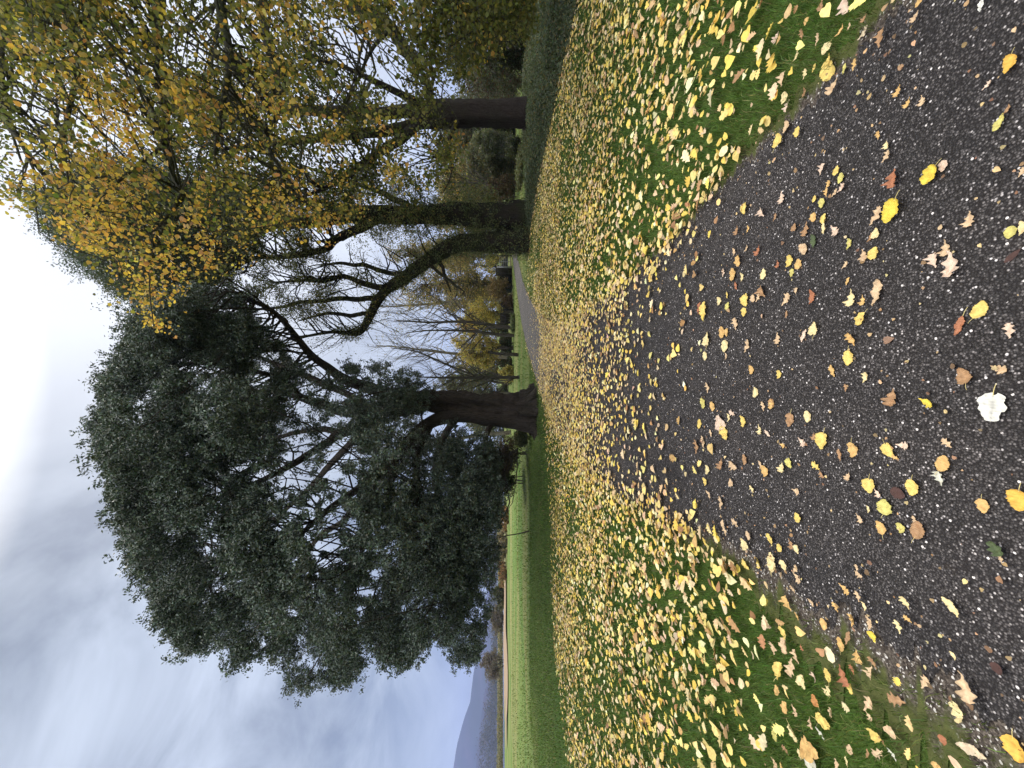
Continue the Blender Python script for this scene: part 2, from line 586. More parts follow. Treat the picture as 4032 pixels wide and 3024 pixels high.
xs = np.concatenate([-np.geomspace(6000, 12, 46), np.linspace(-11.5, 14, 86), np.geomspace(14.6, 6000, 46)])
ysg = np.concatenate([np.linspace(-40, -2, 12), np.linspace(-1.5, 40, 130), np.geomspace(40.6, 9000, 50)])
gx, gy = np.meshgrid(xs, ysg, indexing='ij')
Zg = np.stack([gx, gy, ground_z(gx, gy)], -1)

m, n, out = material('turf')
pos = n('ShaderNodeNewGeometry').outputs['Position']
f1 = n.noise(pos, .35, 4, .6); f2 = n.noise(pos, 14, 4, .7); f3 = n.noise(pos, 90, 2, .6)
c = n.mix(n.ramp(f1, [(.35, 0.0), (.65, 1.0)]), (.042, .092, .015), (.072, .125, .024))
c = n.mix(n.ramp(f2, [(.4, 0.0), (.75, .55)]), c, (.095, .105, .032))
c = n.mix(n.ramp(f3, [(.3, .6), (.6, 0.0)]), c, (.018, .032, .008))
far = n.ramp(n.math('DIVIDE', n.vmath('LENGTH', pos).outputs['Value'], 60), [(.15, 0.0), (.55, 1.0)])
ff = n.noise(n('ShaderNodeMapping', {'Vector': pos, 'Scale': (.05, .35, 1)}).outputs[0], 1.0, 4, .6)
c = n.mix(far, c, n.mix(n.ramp(ff, [(.42, 0.0), (.62, 1.0)]), (.098, .165, .036), (.21, .205, .08)))  # lighter, yellower turf far off, partly sunlight put into the colour
bp = n('ShaderNodeBump', {'Height': n.math('ADD', f2, f3), 'Strength': .6, 'Distance': .03})
p = n('ShaderNodeBsdfPrincipled', {'Base Color': c, 'Roughness': .9, 'Specular IOR Level': .1, 'Normal': bp.outputs[0]})
n.t.links.new(p.outputs[0], out.inputs[0])
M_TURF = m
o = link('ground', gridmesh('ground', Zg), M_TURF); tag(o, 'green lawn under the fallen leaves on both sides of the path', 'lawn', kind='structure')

# asphalt: dark aggregate with pale chips
m, n, out = material('asphalt')
pos = n('ShaderNodeNewGeometry').outputs['Position']
jit = n.vmath('ADD', pos, n.vmath('SCALE', n.noise(pos, 60, 2, .5, out=1)).outputs[0]).outputs[0]
v = n('ShaderNodeTexVoronoi', {'Vector': pos, 'Scale': 135.0, 'Randomness': 1.0})
v2 = n('ShaderNodeTexVoronoi', {'Vector': pos, 'Scale': 84.0, 'Randomness': 1.0})
rnd = n('ShaderNodeSeparateColor', {0: v.outputs['Color']})
rnd2 = n('ShaderNodeSeparateColor', {0: v2.outputs['Color']})
big = n.noise(pos, 1.1, 4, .6)
stone = n.ramp(rnd.outputs[0], [(0.0, (.015, .014, .014)), (.42, (.044, .041, .040)), (.8, (.098, .091, .089)), (1.0, (.18, .17, .166))])
stone = n.mix(n.ramp(rnd.outputs[1], [(.955, 0.0), (.975, 1.0)]), stone, (.46, .44, .43))
edge = n.ramp(v.outputs['Distance'], [(.25, 0.0), (.62, 1.0)])
c = n.mix(edge, stone, (.010, .008, .008))
chip = n.math('MULTIPLY', n.ramp(rnd2.outputs[1], [(.962, 0.0), (.968, 1.0)]), n.ramp(v2.outputs['Distance'], [(.28, 1.0), (.38, 0.0)]))
c = n.mix(chip, c, (.70, .68, .66))
patch = n.noise(pos, .55, 5, .65, dist=.8); worn = n.noise(n('ShaderNodeMapping', {'Vector': pos, 'Scale': (3.2, .35, 1)}).outputs[0], 1.0, 4, .6)
c = n.mix(1.0, c, n.ramp(big, [(.3, (.80, .79, .80)), (.7, (1.25, 1.22, 1.22))]), 'MULTIPLY')
c = n.mix(1.0, c, n.ramp(worn, [(.35, (.82, .82, .83)), (.65, (1.18, 1.16, 1.14))]), 'MULTIPLY')
damp = n.ramp(patch, [(.52, 0.0), (.66, 1.0)])
c = n.mix(1.0, c, n.mix(damp, (1, 1, 1), (.66, .62, .62)), 'MULTIPLY')
stain = n.noise(pos, 7, 4, .7)
c = n.mix(n.ramp(stain, [(.64, 0.0), (.74, .35)]), c, (.05, .035, .022))
hgt = n.math('SUBTRACT', n.math('MULTIPLY', rnd.outputs[2], .6), v.outputs['Distance'])
bp = n('ShaderNodeBump', {'Height': hgt, 'Strength': .75, 'Distance': .006})
p = n('ShaderNodeBsdfPrincipled', {'Base Color': c, 'Roughness': n.math('SUBTRACT', n.math('ADD', .55, n.math('MULTIPLY', rnd.outputs[1], .3)), n.math('MULTIPLY', damp, .16)), 'Specular IOR Level': .35, 'Normal': bp.outputs[0]})
n.t.links.new(p.outputs[0], out.inputs[0])
M_ASPHALT = m

s_ = np.arange(len(PATH)); fine = np.interp(np.linspace(0, len(PATH) - 1, 1500), s_, PATH[:, 0]), np.interp(np.linspace(0, len(PATH) - 1, 1500), s_, PATH[:, 1])
C2 = np.stack(fine, 1); W2 = np.interp(np.linspace(0, len(PATH) - 1, 1500), s_, PW)
Tn = norm(np.gradient(C2, axis=0)); Nn = np.stack([Tn[:, 1], -Tn[:, 0]], 1)      # Nn points to +x
k = np.linspace(0, 60, 1500)
jr = (vnoise(k * 9, k * 0, 4) - .5) * .10 + (vnoise(k * 31, k * 0, 5) - .5) * .05
jl = (vnoise(k * 9, k * 0 + 5, 6) - .5) * .16 + (vnoise(k * 31, k * 0, 7) - .5) * .06
u = np.linspace(-1, 1, 9)
wl = W2 + jl; wr = W2 + jr
off = np.where(u[None] < 0, u[None] * wl[:, None], u[None] * wr[:, None])
Zp = np.concatenate([C2[:, None, :] + off[..., None] * Nn[:, None, :], np.zeros((1500, 9, 1))], -1)
Zp[..., 2] = ground_z(Zp[..., 0], Zp[..., 1]) + .010 + .02 * (1 - u[None] ** 2)
o = link('path', gridmesh('path', Zp), M_ASPHALT); tag(o, 'dark asphalt path strewn with leaves running between the lawns', 'path', kind='structure')

# gritty mossy margin between asphalt and turf
m, n, out = material('grit_and_moss')
at = n('ShaderNodeAttribute', attribute_name='col')
pos = n('ShaderNodeNewGeometry').outputs['Position']
t = n('ShaderNodeSeparateColor', {0: at.outputs['Color']}).outputs[0]
v = n('ShaderNodeTexVoronoi', {'Vector': pos, 'Scale': 150.0})
rnd = n('ShaderNodeSeparateColor', {0: v.outputs['Color']})
g1 = n.noise(pos, 9, 5, .65); g2 = n.noise(pos, 45, 3, .6)
grit = n.ramp(rnd.outputs[0], [(0.0, (.025, .020, .017)), (.6, (.075, .062, .052)), (.93, (.14, .12, .10)), (.97, (.5, .48, .45))])
moss = n.mix(g2, (.03, .045, .012), (.11, .115, .04))
mm = n.math('ADD', n.math('MULTIPLY', t, 1.3), n.math('MULTIPLY', n.math('SUBTRACT', g1, .5), 1.5))
c = n.mix(n.ramp(mm, [(.35, 0.0), (.75, 1.0)]), grit, moss)
bp = n('ShaderNodeBump', {'Height': n.math('ADD', g2, rnd.outputs[2]), 'Strength': .6, 'Distance': .01})
p = n('ShaderNodeBsdfPrincipled', {'Base Color': c, 'Roughness': .9, 'Specular IOR Level': .15, 'Normal': bp.outputs[0]})
n.t.links.new(p.outputs[0], out.inputs[0])
M_GRIT = m
for sgn, w0, jj in ((-1, wl, 8), (1, wr, 9)):
    wid = np.interp(C2[:, 1], [0, 1.5, 2.6, 5, 40], [.46, .34, .16, .12, .12]) if sgn < 0 else np.interp(C2[:, 1], [0, 1.4, 2.2, 40], [.22, .14, .08, .10])
    wid = wid * (.7 + .6 * vnoise(k * 11, k * 0, jj))
    uu = np.linspace(-.06, 1, 7)
    Zv = np.concatenate([C2[:, None, :] + sgn * (w0[:, None] + uu[None] * wid[:, None])[..., None] * Nn[:, None, :], np.zeros((1500, 7, 1))], -1)
    Zv[..., 2] = ground_z(Zv[..., 0], Zv[..., 1]) + .006
    colr = np.repeat(np.clip(uu, 0, 1)[None, :, None], 1500, 0) * np.ones(3)
    o = link('path_verge', gridmesh('path_verge', Zv, True, colr), M_GRIT)
    tag(o, 'bare gritty verge with moss beside the asphalt' if sgn < 0 else 'narrow worn verge where asphalt meets leafy turf', 'verge', kind='structure')

# bare sandy ground out on the far field
a = np.linspace(0, 2 * math.pi, 60, endpoint=False)
cx, cy = -37.0, 56.0
rad = 1 + .25 * np.sin(3 * a + 1) + .15 * np.sin(7 * a)
ring = np.stack([cx + 13 * rad * np.cos(a) , cy + 7 * rad * np.sin(a)], 1)
V = np.vstack([[cx, cy], ring, ring * .5 + np.array([cx, cy]) * .5]); V3 = np.c_[V, ground_z(V[:, 0], V[:, 1]) + .16]
i = np.arange(60); j = (i + 1) % 60
loops = np.concatenate([np.stack([1 + i, 1 + j, 61 + j, 61 + i], 1).ravel(), np.stack([np.zeros(60, int), 61 + i, 61 + j], 1).ravel()])
me = mesh('bare_ground', V3, loops, np.concatenate([np.arange(60) * 4, 240 + np.arange(60) * 3]), True)
tag(link('bare_ground', me, plain('sandy_soil', (.27, .20, .13), .95, .25, .4)), 'sandy brown bare patch in the far grass', 'bare ground', kind='structure')

# lake and hills
m, n, out = material('lake_water')
pos = n('ShaderNodeNewGeometry').outputs['Position']
bp = n('ShaderNodeBump', {'Height': n.noise(pos, .6, 3, .6), 'Strength': .25, 'Distance': .2})
p = n('ShaderNodeBsdfPrincipled', {'Base Color': (.05, .06, .07), 'Roughness': .12, 'Normal': bp.outputs[0]})
n.t.links.new(p.outputs[0], out.inputs[0])
lx, ly = np.meshgrid(np.linspace(-3200, -14, 30), np.linspace(76, 1150, 24), indexing='ij')
tag(link('lake', gridmesh('lake', np.stack([lx, ly, lx * 0 - .45], -1)), m), 'thin line of pale lake water beyond the field', 'lake', kind='structure')

m, n, out = material('moorland')
pos = n('ShaderNodeNewGeometry').outputs['Position']
h1 = n.noise(pos, .012, 6, .65); h2 = n.noise(pos, .004, 3, .6)
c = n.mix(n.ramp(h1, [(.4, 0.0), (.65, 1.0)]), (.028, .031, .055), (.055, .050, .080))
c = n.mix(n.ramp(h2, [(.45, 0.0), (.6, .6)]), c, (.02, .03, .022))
p = n('ShaderNodeBsdfPrincipled', {'Base Color': c, 'Roughness': 1.0, 'Specular IOR Level': 0.0})
n.t.links.new(p.outputs[0], out.inputs[0])
M_MOOR = m


def hill(Y, ridge, depth, name, label):
    """ridge: photo pixels (x, y) of the skyline seen from the camera; the hill slopes away on both sides"""
    r = np.array(ridge, float)
    q = P(r[:, 0], r[:, 1], np.full(len(r), float(Y)))
    xx = np.linspace(q[:, 0].min(), q[:, 0].max(), 160)
    o = np.argsort(q[:, 0]); top = np.interp(xx, q[o, 0], q[o, 2])
    vv = np.linspace(-1, 1, 41)
    X, Vv = np.meshgrid(xx, vv, indexing='ij')
    prof = np.clip(1 - np.abs(Vv) ** 1.3, 0, 1)
    Zz = top[:, None] * prof * (1 + .10 * (vnoise(X / 140, Vv * 6, 3) - .5) * (1 - prof) * 4)
    Zz += (vnoise(X / 45, Vv * 14, 9) - .5) * 5 * (prof < .97)
    YY = Y + Vv * depth
    return tag(link(name, gridmesh(name, np.stack([X, YY, Zz - 3], -1)), M_MOOR), label, 'hill', kind='structure')


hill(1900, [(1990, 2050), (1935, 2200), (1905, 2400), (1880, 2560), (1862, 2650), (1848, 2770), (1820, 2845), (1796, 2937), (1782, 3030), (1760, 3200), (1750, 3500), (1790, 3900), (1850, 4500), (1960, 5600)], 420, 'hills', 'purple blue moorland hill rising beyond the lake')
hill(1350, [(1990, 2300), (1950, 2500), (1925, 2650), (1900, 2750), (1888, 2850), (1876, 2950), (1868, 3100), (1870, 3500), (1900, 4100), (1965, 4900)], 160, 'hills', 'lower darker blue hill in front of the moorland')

# ------------------------------------------------------------------ grass
UNDER = [(6.6, 4.2), (6.9, 8.5), (7.0, 13), (6.3, 16.2), (7.0, 17.5), (10, 17.2), (14, 17), (15, 10), (13, 4.2)]     # ground-cover bank, x, y


def blades(n, xr, yr, h, w, keep=None):
    x = R.uniform(*xr, n); y = R.uniform(*yr, n)
    pd, side = path_side(x, y)
    edge = np.where(side < 0, np.interp(y, [0, 1.5, 2.6, 5], [.30, .24, .12, .06]), .05)
    m = (pd > edge * (0.2 + 1.4 * R.random(n))) | ((pd > .04) & (side < 0) & (R.random(n) < .22 * vnoise(x * 7, y * 7, 15)))
    m &= ~inpoly(x, y, UNDER)
    if keep is not None: m &= keep(x, y)
    return x[m], y[m], pd[m], h, w


VV = []; LL = []; CC = []; base = 0
for cnt, xr, yr, h, w in ((90000, (-3.6, 3.6), (.75, 2.6), .034, .0030), (90000, (-7, 7), (2.5, 6.5), .040, .0058), (90000, (-15, 10), (6.2, 17), .05, .012), (60000, (-34, 24), (16, 48), .07, .03)):
    x, y, pd, h, w = blades(cnt, xr, yr, h, w)
    vis = (np.abs(x) < y * 1.06 + .25)
    if h > .06: vis &= R.random(len(x)) < np.clip((46 - y) / 28, 0, 1) ** 1.4 * (.3 + .9 * vnoise(x / 3, y / 3, 77))
    x, y, pd = x[vis], y[vis], pd[vis]
    K = len(x)
    hh = h * (.45 + 1.1 * R.random(K)) * (.75 + .6 * vnoise(x * 2.2, y * 2.2, 12)); ang = R.uniform(0, 6.283, K); lean = R.normal(0, .5, K)
    dx = np.cos(ang); dy = np.sin(ang); ww = w * (.6 + .8 * R.random(K))
    z0 = ground_z(x, y)
    bx = R.uniform(-1, 1, K); by = R.uniform(-1, 1, K)
    p0 = np.stack([x - dx * ww / 2, y - dy * ww / 2, z0 - .004], 1); p1 = np.stack([x + dx * ww / 2, y + dy * ww / 2, z0 - .004], 1)
    mx = x + bx * hh * .28; my = y + by * hh * .28; mz = z0 + hh * .62
    p2 = np.stack([mx + dx * ww * .4, my + dy * ww * .4, mz], 1); p3 = np.stack([mx - dx * ww * .4, my - dy * ww * .4, mz], 1)
    p4 = np.stack([x + bx * hh * .85, y + by * hh * .85, z0 + hh * (.95 - .35 * (bx * bx + by * by) / 2)], 1)
    V = np.stack([p0, p1, p2, p3, p4], 1).reshape(-1, 3)
    i = base + np.arange(K)[:, None] * 5
    LL.append(np.concatenate([i + np.array([0, 1, 2, 3]), i + np.array([3, 2, 4])], 1).ravel())
    g = palette(K, [(.056, .115, .018), (.082, .150, .026), (.115, .175, .040), (.19, .185, .08)], [.36, .34, .18, .12], .34)
    lt = np.interp(y, [9, 30], [.1, .85])[:, None]  # far blades paler, with sun on the open field painted in
    g = g * (1 - lt) + lt * palette(K, [(.092, .15, .034), (.12, .162, .042), (.17, .18, .06)], None, .1)
    dry = np.clip(1 - pd / .35, 0, 1)[:, None] * .6
    g = g * (1 - dry) + np.array([.13, .125, .05]) * dry
    CC.append(np.repeat(g, 5, 0)); VV.append(V); base += len(V)
nb = base // 5
st = (np.arange(nb)[:, None] * 7 + np.array([0, 4])).ravel()
o = link('grass', mesh('grass', np.concatenate(VV), np.concatenate(LL), st, False, np.concatenate(CC)), M_GRASS)
tag(o, 'short green turf grass showing between the fallen leaves', 'grass', kind='stuff')

# ------------------------------------------------------------------ leaf litter (the uncounted rest)
LC = [(.78, .62, .22), (.77, .56, .12), (.66, .49, .25), (.70, .53, .33), (.38, .22, .10), (.84, .74, .42), (.56, .34, .13)]


def litter_density(x, y):
    pd, side = path_side(x, y)
    n1 = vnoise(x * 1.1, y * 1.1, 21); n2 = vnoise(x * .35, y * .35, 22)
    right = 235 * np.interp(y, [1, 2.2, 4, 7, 12, 15, 18], [.55, .72, 1.0, 1.3, 1.2, .5, .1]) * np.clip((7.4 - x) / .8, 0, 1)
    edge_l = np.interp(x, [-14, -9, -5, -2.5, -1], [7.0, 8.6, 10.2, 11.2, 13.0]) + (n2 - .5) * 3.5
    left = 250 * np.interp(y, [1, 2.0, 3.5, 6, 12], [.52, .70, .95, 1.15, 1.0]) * np.clip((edge_l - y) / 2.2, 0, 1) ** .8 * np.interp(x, [-14, -9, -5, -1], [.45, .6, .95, 1.05])
    on = np.interp(y, [2.4, 3.0, 4, 5, 6.5, 8, 10, 12, 13.5, 16, 19], [0, 36, 100, 190, 320, 460, 520, 340, 60, 8, 0])
    rim = np.clip(1 - np.abs(pd - .02) / .28, 0, 1)
    d = np.where(pd < 0, on, np.where(side > 0, right, left))
    d = d * .9 * np.clip(.25 + 1.5 * n1, .2, 1.6) + rim * np.interp(y, [1.2, 2.2, 3, 8, 14], [18, 80, 240, 260, 40])
    return d, pd


x = R.uniform(-15, 8, 700000); y = R.uniform(.9, 19, 700000)
m = np.abs(x) < y * 1.05 + .3
x, y = x[m], y[m]
dens, pd = litter_density(x, y)
m = R.random(len(x)) < dens / (700000 / (23 * 18.1))
x, y, pd = x[m], y[m], pd[m]
near = y < 2.45
m = ~(near & (pd < .06)) & (y > 1.12)
x, y, pd = x[m], y[m], pd[m]
LX, LY, LP = x, y, pd
# ------------------------------------------------------------------ the counted fallen leaves, tile by tile
# x, y, length (tile pixels), shape, colour, direction; shapes: L rounded, O lobed, E long; colours below
T1 = """1265,140,150,O,t,120 1290,15,80,L,a,100 820,280,200,O,e,130 820,155,110,O,b,120 650,40,150,O,k,80 1015,215,55,O,k,90 610,265,160,E,a,120 685,230,90,E,t,110 480,430,140,L,p,115 515,500,90,L,y,90 500,600,120,L,y,60 225,490,120,E,p,110 645,600,120,E,g,100 730,565,130,O,a,100 555,750,200,O,t,120 310,190,90,L,a,110 445,50,70,L,b,60 100,180,80,E,y,135 60,320,140,O,k,120 410,340,150,O,t,110 280,300,100,O,b,90 120,860,120,L,p,100 150,920,140,O,k,110 295,810,120,E,b,100 110,690,160,O,t,100 300,640,120,O,p,110 380,590,110,E,y,120 140,1100,110,L,t,90 240,1150,110,L,y,100 65,1220,140,L,y,100 275,1005,60,L,t,90 1110,790,150,O,a,115 1195,895,130,O,a,115 1320,875,110,O,t,95 1885,740,80,O,k,130 2060,950,130,E,b,120 940,1180,80,O,a,90 1010,1260,80,O,p,90 1010,1360,150,O,t,120 1500,1450,110,L,k,100 1075,1550,200,O,r,100 450,1475,130,O,k,110 575,1480,100,L,y,110 610,1555,110,L,g,110 500,1610,100,O,a,110 620,1640,120,O,k,130 2185,1500,80,O,t,120"""
T2 = """100,60,130,O,k,95 180,95,55,L,p,80 380,70,70,L,y,110 445,115,90,L,g,90 490,20,90,O,a,100 560,20,100,O,t,120 40,235,90,O,b,110 210,315,80,L,b,100 310,335,160,O,b,105 380,235,90,L,a,95 465,240,100,L,y,100 465,330,120,E,p,90 560,345,110,O,k,60 285,505,100,L,t,45 65,640,80,O,r,90 165,620,120,L,y,105 245,635,100,L,a,95 185,720,80,L,g,100 685,465,120,E,g,100 650,650,100,O,t,130 670,790,90,E,a,110 925,220,220,O,t,115 920,365,100,L,p,90 870,410,110,E,b,115 900,540,120,L,y,95 820,560,120,O,t,80 1735,250,170,O,t,100 2085,370,120,L,g,100 2190,330,150,E,p,95 1430,610,150,O,k,80 1530,500,170,O,t,95 1830,1030,190,L,y,120 2085,1220,160,O,k,80 1995,1550,170,O,t,20 140,950,150,O,t,120 225,875,70,O,t,110 365,925,150,E,r,90 710,935,180,O,p,95 805,955,110,O,a,95 790,1125,140,L,y,120 385,1195,130,L,p,90 290,1265,140,E,k,110 65,1285,120,O,t,95 140,1080,80,E,b,95 715,1300,140,O,a,60 680,1465,140,L,y,90 540,1570,130,E,a,70 75,1605,80,L,y,95 830,1630,110,O,p,110"""
T3 = """815,20,60,O,p,110 655,60,80,O,b,80 1070,140,180,O,b,105 10,200,90,L,b,90 170,345,130,L,b,100 325,315,110,L,p,90 450,530,160,L,y,100 380,480,80,O,b,100 275,530,110,O,k,55 105,560,70,O,a,30 605,645,130,E,b,80 720,605,140,L,a,90 1030,610,150,L,y,60 1150,560,130,O,k,10 1090,670,70,O,a,20 1540,545,140,O,t,40 1500,710,150,L,a,110 165,720,100,L,g,70 105,750,100,O,p,100 400,745,110,O,y,40 445,810,90,O,b,60 680,830,80,O,t,110 205,875,60,L,r,100 225,960,90,O,t,30 860,920,140,L,y,85 930,975,110,O,k,60 1235,935,150,L,y,90 1850,1095,140,L,a,80 1000,1090,140,L,g,100 850,1115,85,E,p,75 235,1185,100,L,y,70 775,1195,120,O,t,60 960,1270,140,L,a,70 1135,1285,100,L,g,80 1250,1210,90,O,t,80 1280,1290,160,L,b,100 2000,1545,70,O,t,70 180,1420,120,O,b,70 230,1470,90,L,p,80 75,1450,80,L,y,70 115,1610,110,L,p,75 750,1630,80,O,t,80 220,1640,80,O,t,110 15,1560,160,L,p,85 10,1400,80,E,y,90"""
T4 = """740,20,100,O,t,40 225,50,140,O,t,60 95,40,70,O,t,80 195,150,90,O,t,60 150,270,170,O,a,65 220,370,80,L,a,80 310,420,60,L,p,45 345,260,100,E,t,60 550,300,120,O,a,60 625,145,150,O,a,50 740,210,120,O,t,70 790,290,110,E,p,65 700,415,120,O,a,100 450,450,110,L,a,80 835,430,150,E,t,75 1080,465,150,O,p,70 1160,405,110,O,a,40 1145,265,150,O,p,60 590,605,130,L,a,85 655,565,130,E,b,95 735,715,150,O,a,80 865,770,150,O,b,60 850,850,120,O,t,100 110,520,130,L,y,70 25,640,130,O,t,90 130,640,140,L,t,90 265,640,80,O,r,60 225,720,160,O,t,70 180,800,170,O,t,95 75,830,140,L,y,100 275,920,110,L,p,100 370,880,110,O,k,20 480,870,140,L,y,70 690,830,120,O,r,60 685,1000,100,L,y,80 490,1000,100,O,p,100 1540,710,100,E,p,60 1305,935,120,O,t,110 2140,1550,80,L,r,60 1075,1090,160,O,b,20 830,1120,130,O,t,105 830,1220,120,O,t,60 515,1200,80,L,t,95 345,1280,140,O,t,70 450,1260,120,L,y,20 430,1370,160,O,s,50 200,1370,180,L,p,70 40,1395,120,L,g,60 130,1510,120,O,b,60 250,1550,110,L,p,70 340,1620,100,L,s,20 40,1610,130,O,t,60 645,1610,130,E,p,70 670,1500,90,L,t,80 895,1390,150,L,y,30 1010,1350,130,L,t,30 940,1430,120,O,b,60 915,1530,80,O,t,150 1030,1540,160,O,s,60 820,1540,100,E,b,80 1400,1640,80,L,a,30 55,1000,110,L,a,70 130,1160,100,L,a,90 205,1170,140,O,t,70 560,1620,110,E,t,90 1455,1430,70,L,r,60 160,1070,50,L,y,45"""
T5 = """1180,55,110,L,y,90 1345,90,90,O,k,60 1215,240,90,E,a,100 1115,250,110,O,b,100 1310,440,130,O,r,110 1200,420,80,E,t,110 1130,540,120,L,a,90 1085,460,90,E,t,85 1070,660,130,L,a,90 1160,690,100,E,p,85 1360,655,110,L,p,95 1020,860,80,E,y,90 945,910,80,L,p,80 1025,960,90,L,g,95 1190,910,120,L,y,80 1175,1020,90,L,y,95 1265,890,80,L,t,85 1310,880,100,O,t,110 1355,830,130,O,b,60 885,1125,70,L,t,90 1100,1130,130,O,t,80 970,1200,120,L,a,90 1015,1210,80,L,a,90 1210,1330,150,O,t,105 840,1260,140,L,p,90 1000,1340,120,L,p,85 1010,1430,80,E,t,90 815,1430,90,L,p,85 1245,1550,90,L,a,80 760,980,140,E,r,100 805,980,150,L,y,85 985,650,90,O,k,90 1100,770,90,E,r,80"""
T6 = """1200,95,100,L,p,90 1265,220,100,O,t,80 1335,200,90,L,a,90 1090,345,110,L,y,80 900,370,100,L,k,20 930,460,130,L,y,70 965,320,90,E,p,85 1000,285,70,O,k,30 1235,420,110,O,p,85 1300,455,90,E,k,50 710,370,90,L,y,90 810,455,80,E,t,75 740,190,100,L,g,70 825,225,90,L,a,85 785,60,110,O,t,80 780,770,90,L,p,80 760,880,80,L,y,80 690,570,150,O,b,85 745,530,130,E,t,85 905,720,110,O,b,100 1000,730,110,O,t,40 1105,690,100,L,b,85 1280,790,110,L,a,80 1240,730,90,E,t,80 985,880,80,L,t,70 1170,945,90,O,p,60 795,990,100,E,t,70 900,1060,140,O,t,85 1025,1240,100,O,t,50 915,1240,80,L,t,80 935,1310,100,O,t,70 1315,1370,90,L,y,75 1410,1450,80,L,y,70 1135,1350,90,L,t,80 1100,1410,120,L,p,60 860,1385,80,L,p,60 1225,1580,110,L,y,70 1115,1600,110,L,y,60 1340,1600,130,L,p,80"""
# leaves that stand out: tile, x, y, length, shape, colour, direction, label, how its neighbours refer to it, has a stalk
MARK = [
    (1, 1830, 45, 130, 'E', 'w', 100, 'white folded leaf with a long thin stalk, on asphalt at the picture edge', 'the white folded leaf', 1),
    (1, 2085, 565, 180, 'L', 'd', 110, 'smooth golden oval leaf with short stalk alone on dark asphalt', 'the smooth golden leaf', 1),
    (1, 2000, 1060, 200, 'E', 'g', 115, 'long yellow-green leaf lying over a brown leaf on asphalt', 'the long yellow-green leaf', 0),
    (1, 1395, 1530, 210, 'L', 'Y', 125, 'large bright yellow crinkled leaf with stalk and small pale leaf at its rim', 'the large crinkled yellow leaf', 1),
    (1, 955, 335, 180, 'O', 'b', 100, 'crumpled tan-brown lobed leaf where grass meets asphalt', 'the crumpled brown lobed leaf', 0),
    (2, 1070, 190, 230, 'L', 'Y', 110, 'bright yellow crumpled leaf touching a tan lobed leaf on asphalt', 'the crumpled yellow leaf', 0),
    (2, 1575, 640, 250, 'O', 'k', 90, 'large pinkish tan lobed leaf, biggest of a cluster of three on asphalt', 'the large pinkish lobed leaf', 0),
    (2, 1645, 1180, 200, 'E', 'r', 110, 'rust red folded leaf twisted in the middle', 'the rust red folded leaf', 1),
    (2, 1685, 1610, 160, 'L', 'b', 60, 'round crinkled orange-brown leaf near the big white leaf', 'the round orange-brown leaf', 0),
    (2, 2100, 570, 200, 'E', 'n', 140, 'dark brown curled leaf with a raised pointed end', 'the dark curled leaf', 0),
    (2, 935, 890, 260, 'E', 't', 100, 'long pointed light brown leaf with a split end on asphalt', 'the long pointed brown leaf', 0),
    (2, 380, 440, 130, 'E', 'G', 80, 'small grey-green curled leaf standing up on the asphalt', 'the grey-green curled leaf', 0),
    (3, 1930, 240, 250, 'M', 'w', 95, 'big white leaf with notched tip and pale stalk, brightest on the path', 'the big white leaf', 1),
    (3, 1365, 185, 150, 'O', 'Y', 30, 'small yellow deeply lobed leaf near the big white leaf', 'the yellow lobed leaf', 0),
    (3, 1110, 980, 140, 'L', 'n', 30, 'dark wet red-brown leaf pressed flat on asphalt among yellow leaves', 'the dark wet leaf', 0),
    (3, 2195, 1050, 190, 'L', 'd', 90, 'orange-yellow leaf with long stalk cut by the picture edge', 'the orange leaf at the picture edge', 1),
    (3, 1480, 850, 150, 'O', 's', 70, 'silvery grey lobed leaf touching an amber leaf', 'the silvery lobed leaf', 0),
    (3, 1965, 1455, 170, 'M', 'G', 50, 'dark green lobed leaf on bare asphalt', 'the dark green leaf', 0),
    (4, 1650, 980, 320, 'O', 't', 70, 'very large tan lobed leaf at the asphalt edge, raised over a dark shadow', 'the very large tan leaf', 0),
    (4, 1585, 1210, 220, 'M', 'p', 60, 'pale yellow fan-shaped leaf with curved stalk on the mossy verge', 'the yellow fan-shaped leaf', 1),
    (4, 1710, 1510, 290, 'E', 'e', 30, 'large beige pointed leaf lying flat on the grassy verge', 'the large beige pointed leaf', 0),
    (4, 875, 560, 120, 'L', 'Y', 60, 'small bright yellow oval leaf touching a curled tan leaf at the verge', 'the bright yellow oval leaf', 0),
    (4, 1535, 300, 250, 'E', 'p', 50, 'long pale yellow leaf with a ragged edge alone on asphalt', 'the ragged pale yellow leaf', 0),
    (4, 345, 1510, 150, 'M', 'a', 10, 'square amber-brown leaf lying in the grass', 'the square amber leaf', 0),
    (4, 380, 1085, 130, 'L', 'o', 60, 'orange-brown crumpled leaf sitting on green grass', 'the orange crumpled leaf', 0),
    (4, 620, 880, 250, 'O', 'r', 60, 'terracotta lobed leaf in a pile with yellow leaves on the verge', 'the terracotta lobed leaf', 0),
    (4, 1905, 825, 130, 'L', 'n', 60, 'dark wet leaf pressed flat on asphalt beside the very large tan leaf', 'the dark wet leaf by the verge', 0),
    (4, 2075, 1510, 230, 'L', 'd', 75, 'golden leaf with dark spots and pale stalk at the gritty asphalt edge', 'the golden spotted leaf', 1),
]
